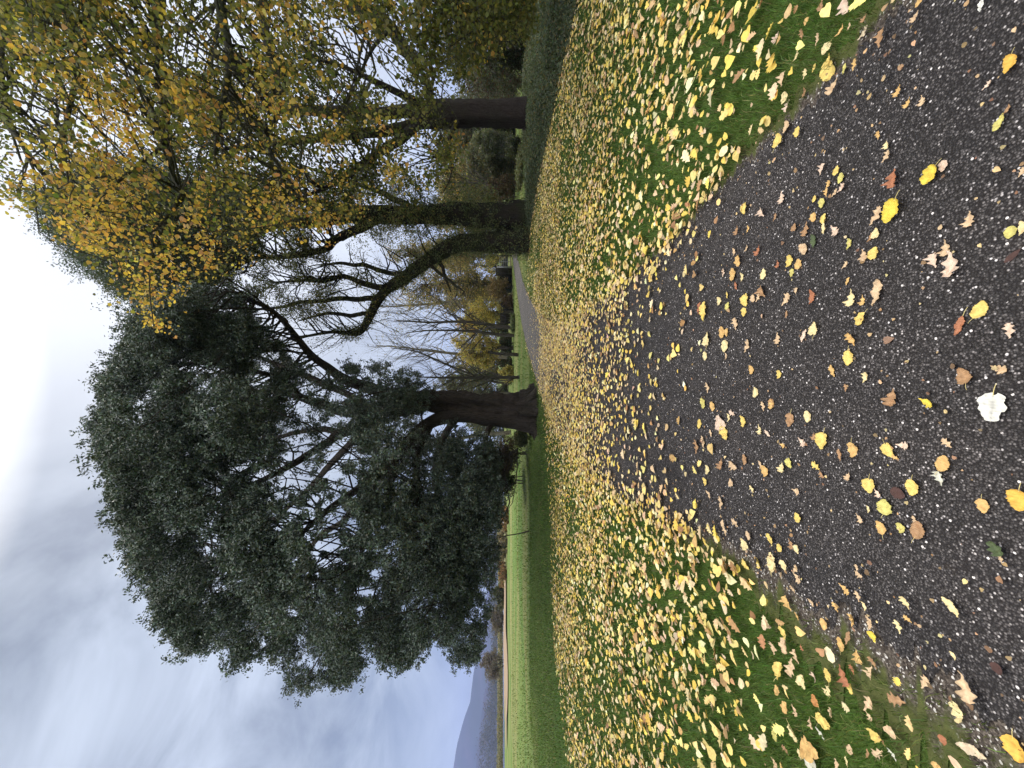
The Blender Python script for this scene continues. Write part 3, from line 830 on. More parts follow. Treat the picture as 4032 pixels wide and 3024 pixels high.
CLR = {'y': ((.78, .58, .13), 'yellow'), 'Y': ((.78, .60, .04), 'bright yellow'), 'd': ((.78, .46, .05), 'golden'), 'g': ((.62, .56, .14), 'greenish yellow'), 'a': ((.70, .44, .14), 'amber'),
       't': ((.66, .47, .27), 'tan'), 'k': ((.72, .54, .40), 'pinkish beige'), 'e': ((.66, .54, .36), 'beige'), 'b': ((.42, .24, .11), 'brown'), 'r': ((.42, .16, .07), 'rust red'), 'o': ((.55, .24, .06), 'orange brown'),
       'p': ((.80, .66, .32), 'pale yellow'), 's': ((.58, .58, .48), 'silver grey'), 'w': ((.86, .85, .80), 'white'), 'G': ((.08, .11, .05), 'green'), 'n': ((.07, .035, .03), 'dark')}
OFF = {1: (3032, 0, .4521), 2: (3032, 750, .4521), 3: (3032, 1500, .4521), 4: (3032, 2250, .4666), 5: (2432, 800, .4219), 6: (2432, 1500, .4522)}


def half_width(kind, t):
    if kind == 'L':
        return .46 * np.sin(np.pi * np.clip(t, 0, 1) ** .72) ** .62 * (1 + .05 * np.sin(t * 55)) * (t < .97) + .0
    if kind == 'E':
        return .21 * np.sin(np.pi * np.clip(t, 0, 1) ** .85) ** .75 * (1 + .06 * np.sin(t * 60))
    if kind == 'M':
        return .50 * np.sin(np.pi * np.clip(t, 0, 1) ** .62) ** .5 * (1 - LOBE + LOBE * np.cos(2 * np.pi * 2.6 * (t - .08)))
    env = np.interp(t, [0, .10, .32, .60, .80, .93, 1], [.03, .10, .30, .42, .36, .20, .02])
    return env * (.74 + .26 * np.cos(2 * np.pi * 3.3 * (t - .30)))


LEAF_MESH = {}
LOBE = .2


def fallen_mesh(kind, ck, var):
    global LOBE
    LOBE = .07 if ck == 'w' else .20
    key = (kind, ck, var)
    if key in LEAF_MESH: return LEAF_MESH[key]
    rr = np.random.default_rng(hash((kind, var)) % 1000 if False else (ord(kind) * 31 + var * 7) % 997)
    nt = 34
    t = np.linspace(0, 1, nt)
    f = np.array([-1, -.72, -.4, 0, .4, .72, 1])
    asym = 1 + rr.uniform(-.12, .12)
    wl_ = half_width(kind, t) * (1 + .08 * np.sin(t * 17 + rr.uniform(0, 6))); wr_ = half_width(kind, np.clip(t + rr.uniform(-.03, .03), 0, 1)) * asym
    T, Fv = np.meshgrid(t, f, indexing='ij')
    Y = np.where(Fv < 0, Fv * wl_[:, None], Fv * wr_[:, None])
    X = T - .5
    if kind in 'LM':                                    # cordate base, lobes sweep back
        X = X - .10 * np.abs(Fv) ** 2 * np.clip(1 - T * 2.6, 0, 1) + (.05 if kind == 'M' else 0) * np.abs(Fv) * np.sin(T * 16)
    if kind == 'O':
        X = X + .13 * np.abs(Fv) * np.sin(T * np.pi) + .02 * np.abs(Fv) * np.sin(T * 21 + var)
    if kind == 'M' and ck == 'w':                       # notched tip
        X = X - .16 * np.clip(T - .8, 0, 1) * 5 * np.exp(-((Fv + .15) / .22) ** 2)
    fold = rr.uniform(.05, .6); curl = rr.uniform(-.2, 1.1); tw = rr.uniform(-.7, .7)
    if ck in 'n': fold, curl, tw = .02, .03, 0
    if ck == 'w': fold, curl, tw = .12, .10, .05
    Z = np.abs(Y) * fold + curl * (X ** 2) * .8 + tw * X * Y + .035 * np.sin(X * 14 + rr.uniform(0, 6)) * np.abs(Fv) * (0.15 if ck == 'n' else 1) + .02 * np.cos(T * 40) * np.abs(Fv) * (ck != 'n')
    Z = Z - Z.min() + .02
    base = np.array(CLR[ck][0])
    if ck not in 'wnGs': base = base * .86 + .10 * base.mean()
    if ck == 'w': base = np.array([.74, .73, .66])
    vein = np.exp(-(Fv / .14) ** 2) * .25 + .10 * np.exp(-((np.sin((T - np.abs(Fv) * .25) * 34) - 1) / .35) ** 2)
    blot = vnoise(T * 7 + var, Fv * 3.2, var + 40)
    C = base[None, None] * (1 + vein[..., None] * np.array([.5, .5, .5])) * (1 - .35 * np.clip(blot - .55, 0, 1)[..., None] * 2 * np.array([.7, 1, 1.2]))
    if ck not in 'wnG':
        C = C * (1 - .3 * (np.abs(Fv) > .95)[..., None] * vnoise(T * 9, Fv, var)[..., None])
    if ck == 'w':
        C = base[None, None] * (1 - .30 * np.exp(-(Fv / .08) ** 2)[..., None] - .22 * np.exp(-((np.sin((T - np.abs(Fv) * .3) * 30) - 1) / .3) ** 2)[..., None])
    me = gridmesh('fallen_leaf', np.stack([X, Y, Z], -1), True, np.clip(C, .003, .93))
    me.materials.append(M_FALLEN)
    z0 = float(Z[0, 3])
    LEAF_MESH[key] = (me, z0)
    return LEAF_MESH[key]


STALK = None


def stalk_for(parent, z0, ck):
    global STALK
    if STALK is None:
        b = Buf()
        p = spline([(-.49, 0, 0), (-.62, .02, .02), (-.80, .07, .05), (-.95, .10, .03)], 9)
        b.tubes(p[None], np.linspace(.016, .010, 9)[None], 6)
        STALK = mesh('stalk', np.concatenate(b.V), np.concatenate(b.L), np.concatenate(b.S), True)
        STALK.materials.append(plain('leaf_stalk', (.62, .52, .22), .6, .2, 20))
    s = bpy.data.objects.new('stalk', STALK); COL.objects.link(s); s.parent = parent
    s.location = (0, 0, z0)


rows = []
for tid, txt in enumerate((T1, T2, T3, T4, T5, T6), 1):
    for it in txt.split():
        a = it.split(',')
        rows.append([tid, float(a[0]), float(a[1]), float(a[2]), a[3], a[4], float(a[5]), None, None, 0])
rows += [list(r) for r in MARK]
recs = []
for r in rows:
    ox, oy, s = OFF[r[0]]
    X, Y, L = ox + r[1] * s, oy + r[2] * s, r[3] * s
    th = math.radians(r[6])
    recs.append(dict(x=X, y=Y, L=L, k=r[4], c=r[5], th=th, lab=r[7], ref=r[8], st=r[9]))
recs.sort(key=lambda q: (q['lab'] is None, -q['L']))
recs = recs[:300]
for q in recs:
    g0 = G(q['x'], q['y'], .02)
    pd, side = path_side(np.array([g0[0]]), np.array([g0[1]]))
    pd = float(pd[0]); side = float(side[0])
    z = float(ground_z(g0[0], g0[1]))
    q['place'] = 'asphalt' if pd < -.02 else ('verge' if pd < (.2 if side < 0 else .1) else 'grass')
    zz = (.034 if q['place'] == 'asphalt' else .022 if q['place'] == 'verge' else .034)
    p0 = G(q['x'], q['y'], zz)
    hl = q['L'] / 2
    a = G(q['x'] - hl * math.cos(q['th']), q['y'] - hl * math.sin(q['th']), zz); b = G(q['x'] + hl * math.cos(q['th']), q['y'] + hl * math.sin(q['th']), zz)
    v = b - a
    q['p'] = p0; q['len'] = float(np.clip(np.hypot(v[0], v[1]), .03, .24)) * (.86 if q['ref'] is None else .93); q['rot'] = math.atan2(v[1], v[0])
    if random.random() < .5 and not q['st']: q['rot'] += math.pi
marks = [q for q in recs if q['lab']]
SHAPE = {'L': 'rounded', 'O': 'lobed', 'E': 'narrow', 'M': 'broad'}
PL = {'asphalt': 'on asphalt', 'verge': 'at the path edge', 'grass': 'in the grass'}
cells = {}
for q in recs:
    if q['lab']: continue
    dd = [math.hypot(q['x'] - k_['x'], q['y'] - k_['y']) for k_ in marks]
    j = int(np.argmin(dd)); q['near'] = j; q['dist'] = dd[j]
    q['desc'] = f"{CLR[q['c']][1]} {SHAPE[q['k']]} leaf {PL[q['place']]}"
    cells.setdefault((q['desc'], j), []).append(q)
ORD = ['nearest to', 'second nearest to', 'third nearest to', 'fourth nearest to', 'fifth nearest to', 'sixth nearest to', 'seventh nearest to', 'eighth nearest to']
for (desc, j), qs in cells.items():
    qs.sort(key=lambda q: q['dist'])
    for i, q in enumerate(qs):
        q['lab'] = f"{desc}, {ORD[min(i, 7)]} {marks[j]['ref']}"
for i, q in enumerate(recs):
    var = i % 5 if q['ref'] is None else 5 + i % 6
    me, z0 = fallen_mesh(q['k'], q['c'], var)
    o = bpy.data.objects.new('fallen_leaf', me); COL.objects.link(o)
    L = q['len']
    o.location = (q['p'][0], q['p'][1], q['p'][2] - .004)
    wob = .04 if q['place'] == 'asphalt' else .16
    if q['c'] == 'n': wob = 0
    o.rotation_euler = (random.gauss(0, wob), random.gauss(0, wob), q['rot'])
    o.scale = (L, L * random.uniform(.8, 1.05), L)
    tag(o, q['lab'], 'leaf', 'fallen leaves on the path and its edges')
    if q['st'] or (q['k'] == 'L' and q['L'] > 55 and q['c'] != 'n'):
        stalk_for(o, z0, q['c'])

# the rest of the carpet
nearest = np.array([[q['p'][0], q['p'][1]] for q in recs])
keep = np.ones(len(LX), bool)
idx = np.where(LY < 3.4)[0]
for i in idx:
    if np.min(np.hypot(nearest[:, 0] - LX[i], nearest[:, 1] - LY[i])) < .055: keep[i] = False
LX, LY, LP = LX[keep], LY[keep], LP[keep]
lob = R.random(len(LX)) < np.interp(LY, [1, 3, 6, 10], [.5, .38, .25, .2])
VV = []; LL = []; SS = []; CC = []; nv = 0; nl = 0
for which, tpl in ((~lob, tpl_litter_round()), (lob, tpl_litter_lobed())):
    x, y, pd = LX[which], LY[which], LP[which]
    K = len(x)
    sz = np.clip(R.lognormal(math.log(.046), .32, K), .020, .11) * (1.25 if which is lob else 1.0)
    sz = np.minimum(sz, np.interp(y, [1.1, 1.8, 3], [.055, .075, .12]))
    on = pd < 0
    z = ground_z(x, y) + np.where(on, .036, .026 + .03 * R.random(K))
    flat = np.where(on, .16, .34)
    cc = palette(K, LC, [.34, .25, .13, .08, .05, .12, .03] if which is not lob else [.18, .16, .30, .18, .08, .06, .04], .14)
    V, l, s, c = scatter(None, np.stack([x, y, z + .008], 1), sz, cc, tpl, flat=flat)
    VV.append(V); LL.append(l + nv); SS.append(s + nl); CC.append(c); nv += len(V); nl += len(l)
# crumbs and torn scraps trodden into the path
x = R.uniform(-1.5, 1.5, 2600); y = .9 + 6 * R.random(2600) ** 1.4
pd_, _s = path_side(x, y); k_ = (pd_ < .05) & (R.random(2600) < .35 + .65 * (pd_ > -.3)); x = x[k_]; y = y[k_]
V, l, s, c = scatter(None, np.stack([x, y, ground_z(x, y) + .036], 1), R.lognormal(math.log(.010), .45, len(x)), palette(len(x), [(.30, .18, .09), (.45, .30, .16), (.20, .12, .07), (.55, .42, .22)], None, .2), tpl_litter_round(), flat=np.full(len(x), .3))
VV.append(V); LL.append(l + nv); SS.append(s + nl); CC.append(c); nv += len(V); nl += len(l)
o = link('leaf_litter', mesh('leaf_litter', np.concatenate(VV), np.concatenate(LL), np.concatenate(SS), False, np.concatenate(CC)), M_FALLEN)
tag(o, 'carpet of yellow and tan fallen leaves over lawns and far path', 'leaf litter', kind='stuff')
print('litter', len(LX), 'counted leaves', len(recs))
# ------------------------------------------------------------------ the big evergreen oak
def D(pts, k=4032 / 2212):
    return [(a * k, b * k) for a, b in pts]


Y0 = 14.6
base = G(2112, 1622, 0.0)
oak = empty('oak_tree', (base[0], Y0, 0), 'huge dark evergreen oak with a twisted black trunk standing left of the bend in the path'.replace(' left of', ' beside'), 'tree')
tr, tp, trr = limb('trunk', [(2135, 1612, 0, 190), (2105, 1612, 0, 150), (2060, 1610, 0, 112), (2000, 1604, 0, 92), (1930, 1600, 0, 84), (1850, 1590, 0, 76), (1760, 1580, 0, 70), (1680, 1580, 0, 62), (1600, 1595, 0, 58), (1520, 1605, 0, 54)], Y0, M_BARK_OAK, oak, 110, 48, .30, 4, 1.5, .10, .03)
LPs = [tp]; LRs = [trr]
roots = Buf()
for i in range(7):
    a = i * .9 + .3
    c = np.array([base[0], Y0, 0])
    dx, dy = math.cos(a), math.sin(a)
    p = spline([c + (dx * .30, dy * .30, .75), c + (dx * .52, dy * .52, .28), c + (dx * .85, dy * .85, .06), c + (dx * 1.25, dy * 1.2, -.08)], 14)
    roots.tubes(p[None], np.interp(np.linspace(0, 1, 14), [0, .4, 1], [.20, .20, .05])[None], 10, .08, 3)
roots.build('root_flare', M_BARK_OAK, tr, True)
second = [(2110, 1665, -.15, 92), (2040, 1652, -.22, 72), (1960, 1640, -.25, 62), (1880, 1632, -.2, 58), (1790, 1640, -.2, 54), (1700, 1665, -.2, 50), (1630, 1712, -.2, 46), (1565, 1785, -.3, 44), (1480, 1880, -.5, 36), (1400, 1930, -.8, 28), (1290, 2010, -1.2, 22), (1160, 2130, -1.8, 14), (1080, 2230, -2.2, 8)]
oak_limbs = [second,
    [(1690, 1575, 0, 46), (1560, 1555, -.1, 42), (1440, 1520, -.2, 40), (1350, 1490, -.4, 36), (1290, 1445, -.5, 32), (1225, 1398, -.7, 28), (1120, 1270, -1.0, 22), (1060, 1215, -1.2, 18), (985, 1180, -1.4, 14), (900, 1140, -1.6, 8)],
    [(1540, 1600, 0, 46), (1440, 1605, .2, 42), (1350, 1622, .3, 38), (1260, 1590, .4, 34), (1180, 1562, .4, 30), (1080, 1540, .5, 26), (960, 1560, .6, 20), (820, 1600, .6, 14), (640, 1640, .5, 8)],
    [(1180, 1562, .4, 24), (1120, 1500, .1, 20), (1030, 1470, -.2, 16), (900, 1440, -.4, 12), (720, 1430, -.6, 7)],
    [(1520, 1615, 0, 44), (1430, 1680, .1, 40), (1340, 1702, .2, 36), (1300, 1735, .2, 30), (1240, 1775, .1, 26), (1150, 1830, -.2, 24), (1020, 1895, -.5, 20), (880, 1950, -.9, 14), (700, 2020, -1.3, 8)],
    [(1340, 1702, .2, 26), (1270, 1690, .6, 22), (1190, 1700, 1.0, 18), (1020, 1740, 1.5, 14), (780, 1790, 2, 8)],
    [(1600, 1750, -.25, 34), (1500, 1850, .3, 30), (1420, 1960, .8, 26), (1340, 2060, 1.2, 22), (1260, 2110, 1.5, 18), (1160, 2250, 2.0, 12), (1060, 2400, 2.2, 7)],
    [(1560, 1790, -.3, 30), (1540, 1900, -.9, 26), (1490, 2010, -1.4, 22), (1440, 2120, -2.0, 18), (1400, 2260, -2.4, 13), (1380, 2420, -2.7, 7)],
    [(1700, 1660, -.2, 30), (1650, 1780, -.8, 26), (1640, 1920, -1.5, 22), (1670, 2060, -2.2, 17), (1720, 2200, -2.7, 12), (1760, 2360, -3.0, 7)],
    [(1800, 1640, .1, 28), (1740, 1740, .9, 24), (1710, 1850, 1.8, 20), (1730, 1980, 2.6, 15), (1790, 2120, 3.2, 9)],
    [(1950, 1650, -.1, 22), (1920, 1700, -.4, 20), (1915, 1750, -.6, 17), (1950, 1780, -.7, 15), (2005, 1790, -.8, 11), (2040, 1765, -.8, 7)],
    [(1450, 1610, .3, 30), (1380, 1560, 1.2, 26), (1250, 1500, 2.2, 22), (1050, 1420, 3.0, 16), (850, 1330, 3.4, 9)],
    [(1430, 1690, .4, 28), (1330, 1800, 1.6, 24), (1180, 1960, 2.8, 18), (980, 2120, 3.6, 11), (800, 2250, 3.8, 7)]]
for s_ in oak_limbs:
    l_, p_, r_ = limb('limb', s_, Y0, M_BARK_OAK, oak, 46, 12, .10, 4, 1.2, .25, .03)
    LPs.append(p_); LRs.append(r_)
LPa = np.concatenate(LPs); LRa = np.concatenate(LRs)

OAK = D([(1085, 950), (1088, 1100), (1078, 1240), (1045, 1400), (1015, 1450), (985, 1440), (955, 1400), (938, 1385), (905, 1410), (880, 1440), (830, 1442), (790, 1470), (720, 1484), (660, 1494), (620, 1470), (605, 1432), (560, 1444), (510, 1428), (440, 1415), (400, 1402), (370, 1400), (345, 1360), (320, 1290), (290, 1250), (265, 1130), (235, 1080), (215, 1000), (205, 930), (210, 880), (215, 830), (240, 790), (265, 740), (285, 700), (330, 650), (420, 620), (520, 640), (560, 690), (640, 770), (700, 805), (760, 790), (800, 782), (850, 778), (905, 795), (945, 835), (925, 880), (930, 905), (1010, 925)])
HOLES = [(1300, 1850, 70, 55), (1385, 1900, 60, 45), (1330, 1800, 75, 45), (1285, 2215, 60, 40), (1290, 2150, 60, 40), (1150, 2410, 40, 45), (1200, 2460, 22, 22), (1440, 2330, 75, 38), (1480, 2260, 40, 30), (1420, 2400, 40, 30), (1020, 1880, 80, 34), (960, 1840, 40, 25), (975, 2160, 30, 50), (1330, 1560, 66, 42), (1390, 1535, 40, 36), (1345, 1650, 62, 22), (1365, 1750, 40, 60), (1300, 1690, 40, 32), (1185, 1600, 32, 50), (930, 1850, 50, 30), (735, 1780, 22, 28), (1160, 1385, 42, 50), (1240, 1345, 30, 26), (1100, 2080, 26, 30), (1340, 2030, 46, 34), (1200, 2060, 30, 26), (1430, 2160, 40, 24), (1510, 2080, 26, 30), (1420, 1480, 20, 30), (1220, 1250, 60, 30), (860, 1930, 22, 26), (1560, 2200, 16, 20), (1390, 2060, 40, 26), (1330, 2330, 34, 24), (1240, 1960, 32, 34)]
Pc, q, dd = shell_clumps(OAK, 165, Y0 + .6, 6.0, 330, 56, .62)
edge_c, q2, dd2 = shell_clumps(OAK, 330, Y0 + .4, 6.0, 330, 16, .6)
# big billows, each made of small clumps on its outer and upper side
Cc = []; rad = []
axis_c = np.array([base[0] - 2.2, Y0 + .6, 8.5])
for c_, d_ in zip(Pc, dd):
    br = R.uniform(.85, 1.45) * (.65 + .45 * d_)
    o_ = norm(rdir(13) + norm(c_ - axis_c) * .75 + np.array([0, -.2, .85]))
    Cc.append(c_ + o_ * br * R.uniform(.72, 1.0, (13, 1)) * np.array([1, 1, .8])); rad.append(R.uniform(.30, .52, 13))
SKIRT = [(1600, 1720), (1640, 2000), (1540, 2250), (1470, 2480), (1600, 2570), (1830, 2640), (1925, 2570), (1962, 2000), (1975, 1790), (1880, 1720), (1760, 1690)]
sk_c, q3, dd3 = shell_clumps(SKIRT, 290, Y0 + .2, 4.5, 200, 12, .6)
rs_c, q4, dd4 = shell_clumps([(480, 1130), (480, 1400), (900, 1440), (1120, 1400), (1190, 1330), (1090, 1190), (900, 1090), (620, 1080)], 110, Y0 - .2, 3.5, 160, 8, .65)
sk_c = np.concatenate([sk_c, rs_c, P(*(np.array([[1660, 1590], [1720, 1560], [1600, 1560], [1560, 1590], [1640, 1640], [1700, 1640], [1760, 1690], [1600, 1650], [1540, 1520], [1500, 1490], [1830, 1690], [1560, 1460]]) + R.normal(0, 12, (12, 2))).T, Y0 - .9 + R.normal(0, .2, 12)), P(*(np.array([[1660, 1590], [1700, 1565], [1600, 1560], [1560, 1590], [1640, 1640], [1620, 1500]]) + R.normal(0, 12, (6, 2))).T, Y0 - .5 + R.normal(0, .2, 6))])
Cc = np.concatenate(Cc + [edge_c, sk_c]); rad = None
gx_, gy_ = proj(Cc)
Cc = Cc[inpoly(gx_, gy_, OAK) & (Cc[:, 2] > .6)]; rad = R.uniform(.30, .56, len(Cc))
pts, S, dr = sprays(Cc, rad, 18, 26, .046, .75, .55)
ok = carve(S, [(a, b, c * .74, d * .74) for a, b, c, d in HOLES], .16, .02)
sx_, sy_ = proj(S.reshape(-1, 3)); inside = (inpoly(sx_, sy_, OAK) | (R.random(len(sx_)) < .4)).reshape(ok.shape)
# thin interior of the crown, where the sky shows in pin-pricks
core = np.exp(-(((sx_ - 1280) / 190) ** 2 + ((sy_ - 2000) / 360) ** 2)).reshape(ok.shape)
hole2 = (vnoise(sx_ / 26, sy_ / 26, 91) > 1.0 - .60 * core.ravel()).reshape(ok.shape)
ok &= inside & (S[..., 2] > .25) & ~hole2
pts = pts[ok].reshape(-1, 3)
tone = np.repeat((R.random(ok.sum()) * .5 + .75), 26)[:, None]
col = palette(len(pts), [(.048, .070, .050), (.070, .096, .070), (.104, .130, .102), (.066, .076, .046)], [.38, .34, .18, .1], .2) * tone
leaf_mesh('crown', pts, R.uniform(.052, .092, len(pts)), col, tpl_diamond(), M_OAKLEAF, oak, .55)
keepc = carve(Cc[:, None], HOLES, .2, .35)[:, 0] & (R.random(len(Cc)) < .22)
connect(Cc[keepc], LPa, LRa, M_BARK_OAK, 'branch_sprays', oak, .034, .007, .05, 5, 7, 3.0)
selS = S[ok]; selD = dr[ok]
pick = R.random(len(selS)) < .16
twigs(selS[pick], selD[pick], M_BARK_OAK, 'twig_sprays', oak, .5, .007)
print('oak leaves', len(pts))

# ------------------------------------------------------------------ ridged twin-stemmed tree right of the bend, hung with ivy
Y1 = 17.0
b1 = G(2096, 890, 0)
ivy = empty('ivy_tree', P(2096, 890, Y1), 'ridged twin-stemmed tree clothed in ivy, one stem leaning over the far path', 'tree')
ivy.location.z = 0
t1, p1, r1 = limb('trunk', [(2110, 850, 0, 140), (2070, 850, 0, 112), (2000, 852, 0, 98), (1900, 850, 0, 90), (1800, 846, 0, 80), (1650, 850, 0, 62), (1500, 846, 0, 66), (1350, 850, 0, 58), (1200, 870, 0, 46), (1000, 880, 0, 34), (800, 870, 0, 24), (560, 840, 0, 10)], Y1, M_BARK_IVY, ivy, 70, 28, .10, 9, .25, .08, .03)
t2, p2, r2 = limb('trunk', [(2108, 940, -.1, 118), (2060, 948, -.1, 96), (1980, 950, -.1, 84), (1880, 954, -.1, 70), (1790, 968, -.1, 60), (1695, 1016, -.15, 52), (1608, 1078, -.2, 46), (1541, 1126, -.3, 40), (1493, 1178, -.3, 34), (1459, 1237, -.4, 32), (1420, 1303, -.5, 24), (1370, 1312, -.5, 18), (1300, 1308, -.6, 13), (1180, 1330, -.6, 9)], Y1, M_BARK_IVY, ivy, 70, 22, .08, 7, .3, .12, .03)
A = [p1, p2]; B = [r1, r2]
for s_ in ([(1500, 850, 0, 40), (1420, 900, -.3, 36), (1330, 945, -.6, 32), (1250, 985, -.8, 26), (1130, 1010, -1, 20), (960, 1020, -1.2, 10)],
           [(1541, 1126, -.3, 26), (1480, 1130, -.5, 22), (1380, 1095, -.7, 18), (1250, 1100, -.9, 13), (1080, 1110, -1, 7)],
           [(1493, 1178, -.3, 24), (1420, 1180, -.4, 20), (1300, 1176, -.2, 16), (1150, 1200, 0, 12), (1000, 1220, .2, 7)],
           [(1608, 1078, -.2, 22), (1520, 1070, .3, 18), (1400, 1040, .7, 14), (1280, 1040, 1.0, 8)],
           [(1459, 1237, -.4, 18), (1400, 1240, -.1, 16), (1300, 1235, .2, 12), (1180, 1260, .4, 6)],
           [(1300, 860, 0, 30), (1220, 800, -.4, 26), (1100, 740, -.9, 20), (950, 700, -1.3, 12), (800, 660, -1.6, 6)],
           [(1650, 850, 0, 30), (1560, 790, .4, 26), (1450, 740, .9, 20), (1300, 690, 1.3, 13), (1150, 640, 1.6, 7)],
           [(1100, 880, 0, 26), (980, 940, .2, 20), (820, 990, .4, 14), (640, 1010, .5, 7)],
           [(1730, 1010, -.15, 15), (1745, 1060, -.4, 13), (1760, 1110, -.6, 10), (1775, 1150, -.7, 5)],
           [(1680, 1030, -.2, 14), (1730, 1080, -.8, 12), (1790, 1120, -1.2, 9), (1830, 1150, -1.4, 4)]):
    l_, p_, r_ = limb('limb', s_, Y1, M_BARK_IVY, ivy, 36, 10, .08, 4, .8, .6, .03)
    A.append(p_); B.append(r_)
A = np.concatenate(A); B = np.concatenate(B)
# bare fans of twigs growing up from the leaning stem
out = []; tips = []
for i in range(26):
    j = int(len(p2) * random.uniform(.42, .97)); grow(p2[j], (random.gauss(0, .5), random.gauss(-.1, .5), random.uniform(.5, 1)), random.uniform(.9, 1.7), random.uniform(.016, .03), 3, out, tips, .55, .25, (1, 2), .72)
for i in range(12):
    j = int(len(p2) * random.uniform(.45, .8)); grow(p2[j], (random.gauss(.1, .5), random.gauss(-.2, .5), random.uniform(-.9, -.1)), random.uniform(.7, 1.2), .02, 2, out, tips, .6, -.05, (1, 2), .7)
build_grow(out, 'twig_sprays', M_BARK_IVY, ivy)
IVY = D([(100, 470), (170, 560), (250, 640), (330, 660), (450, 640), (540, 660), (620, 690), (700, 690), (730, 640), (700, 570), (690, 510), (770, 480), (760, 400), (640, 370), (400, 380), (200, 380), (110, 410)])
HI = [(1330, 950, 90, 45), (1280, 905, 60, 30), (1480, 1010, 70, 60), (1100, 1090, 70, 40), (1180, 1150, 60, 40), (950, 1040, 40, 40), (1080, 960, 40, 40), (1240, 1050, 50, 36), (1200, 760, 50, 40), (1000, 820, 40, 30)]
Cc, q, dd = shell_clumps(IVY, 430, Y1 + .3, 4.5, 240, 8, .6)
VE = [(1120, 690), (1130, 1090), (1400, 1120), (1560, 1040), (1700, 950), (1760, 830), (1700, 730), (1400, 640)]
vc, q5, dd5 = shell_clumps(VE, 120, Y1 - .2, 1.9, 160, 8, .7)
nv0 = len(Cc); Cc = np.concatenate([Cc, vc])
rad = R.uniform(.45, .95, len(Cc)); rad[nv0:] *= .7
pts, S, dr = sprays(Cc, rad, 16, 14, .085, .8, .4)
prob = np.interp(S[..., 2], [3, 8, 12, 17], [.55, .7, .95, 1.0])
ok = carve(S, HI, .2, .04) & (R.random(S.shape[:2]) < prob)
tips_ = np.array([t[0] for t in tips]); tp2 = tips_[R.random(len(tips_)) < .75]
extra = (tp2[:, None] + R.normal(size=(len(tp2), 5, 3)) * .11).reshape(-1, 3)
pts = np.concatenate([pts[ok].reshape(-1, 3), extra])
hi_ = np.interp(pts[:, 2], [7, 12], [0, 1])[:, None]
ca = palette(len(pts), [(.16, .175, .065), (.12, .14, .055), (.21, .19, .07), (.24, .17, .06)], [.4, .35, .17, .08], .2)
cb = palette(len(pts), [(.036, .054, .030), (.055, .074, .045), (.06, .066, .03)], None, .2)
leaf_mesh('crown', pts, R.uniform(.065, .105, len(pts)), ca * (1 - hi_) + cb * hi_, tpl_diamond(), M_SHRUB, ivy, .5)
connect(Cc[R.random(len(Cc)) < .75], A, B, M_BARK_IVY, 'branch_sprays', ivy, .04, .007, .05)
selS = S[ok]; selD = dr[ok]; pick = R.random(len(selS)) < .4
twigs(selS[pick], selD[pick], M_BARK_IVY, 'twig_sprays', ivy, .6, .007)


def ivy_on(path, rads, lo, hi, nspr, thick, parent, cols, sel=None, size=(.06, .11)):
    j = (R.uniform(lo, hi, nspr) * (len(path) - 1)).astype(int)
    ang = R.uniform(0, 6.283, nspr)
    o = np.stack([np.cos(ang), np.sin(ang), R.normal(0, .3, nspr)], 1)
    c = path[j] + o * (rads[j] * .95 + thick * R.random(nspr) ** 1.5)[:, None]
    pt = (c[:, None] + R.normal(size=(nspr, 16, 3)) * .09).reshape(-1, 3)
    pt = pt[pt[:, 2] > .05]
    return leaf_mesh('ivy', pt, R.uniform(*size, len(pt)), palette(len(pt), cols, None, .2), tpl_diamond(), M_SHRUB, parent, .4)


IVC = [(.115, .135, .060), (.15, .165, .075), (.085, .11, .05)]
ivy_on(p1, r1, .24, .62, 800, .85, ivy, IVC)
ivy_on(p1, r1, .02, .24, 70, .12, ivy, IVC)
ivy_on(p2, r2, .03, .52, 760, .24, ivy, IVC)
ivy_on(p2, r2, .5, .9, 200, .18, ivy, IVC + [(.12, .105, .03)])

# ------------------------------------------------------------------ dark evergreen crown rising behind
Y2 = 23.0
bt = P(2060, 850, Y2)
ev = empty('evergreen_tree', (bt[0], Y2, 0), 'tall dark evergreen whose crown rises behind the yellow lime leaves', 'tree')
l_, p_, r_ = limb('trunk', [(2060, 850, 0, 40), (1800, 850, 0, 36), (1500, 840, 0, 32), (1100, 780, 0, 28), (700, 740, 0, 20), (300, 790, 0, 8)], Y2, M_BARK_OAK, ev, 40, 12)
EV = D([(62, 452), (105, 500), (150, 560), (215, 610), (262, 640), (330, 690), (420, 640), (560, 560), (560, 440), (420, 360), (240, 340), (110, 380), (70, 420)])
Cc, q, dd = shell_clumps(EV, 330, Y2, 5, 260, 12, .65)
pts, S, dr = sprays(Cc, R.uniform(.5, 1.0, len(Cc)), 16, 16, .12, .75, .5)
ok = carve(S, [(900, 900, 60, 50), (560, 950, 30, 30), (800, 760, 60, 40)], .2)
pts = pts[ok].reshape(-1, 3)
leaf_mesh('crown', pts, R.uniform(.09, .15, len(pts)), palette(len(pts), [(.045, .072, .050), (.06, .09, .064), (.08, .105, .075)], None, .22), tpl_diamond(), M_OAKLEAF, ev, .5)
connect(Cc, p_, r_, M_BARK_OAK, 'branch_sprays', ev, .06, .012, .05)

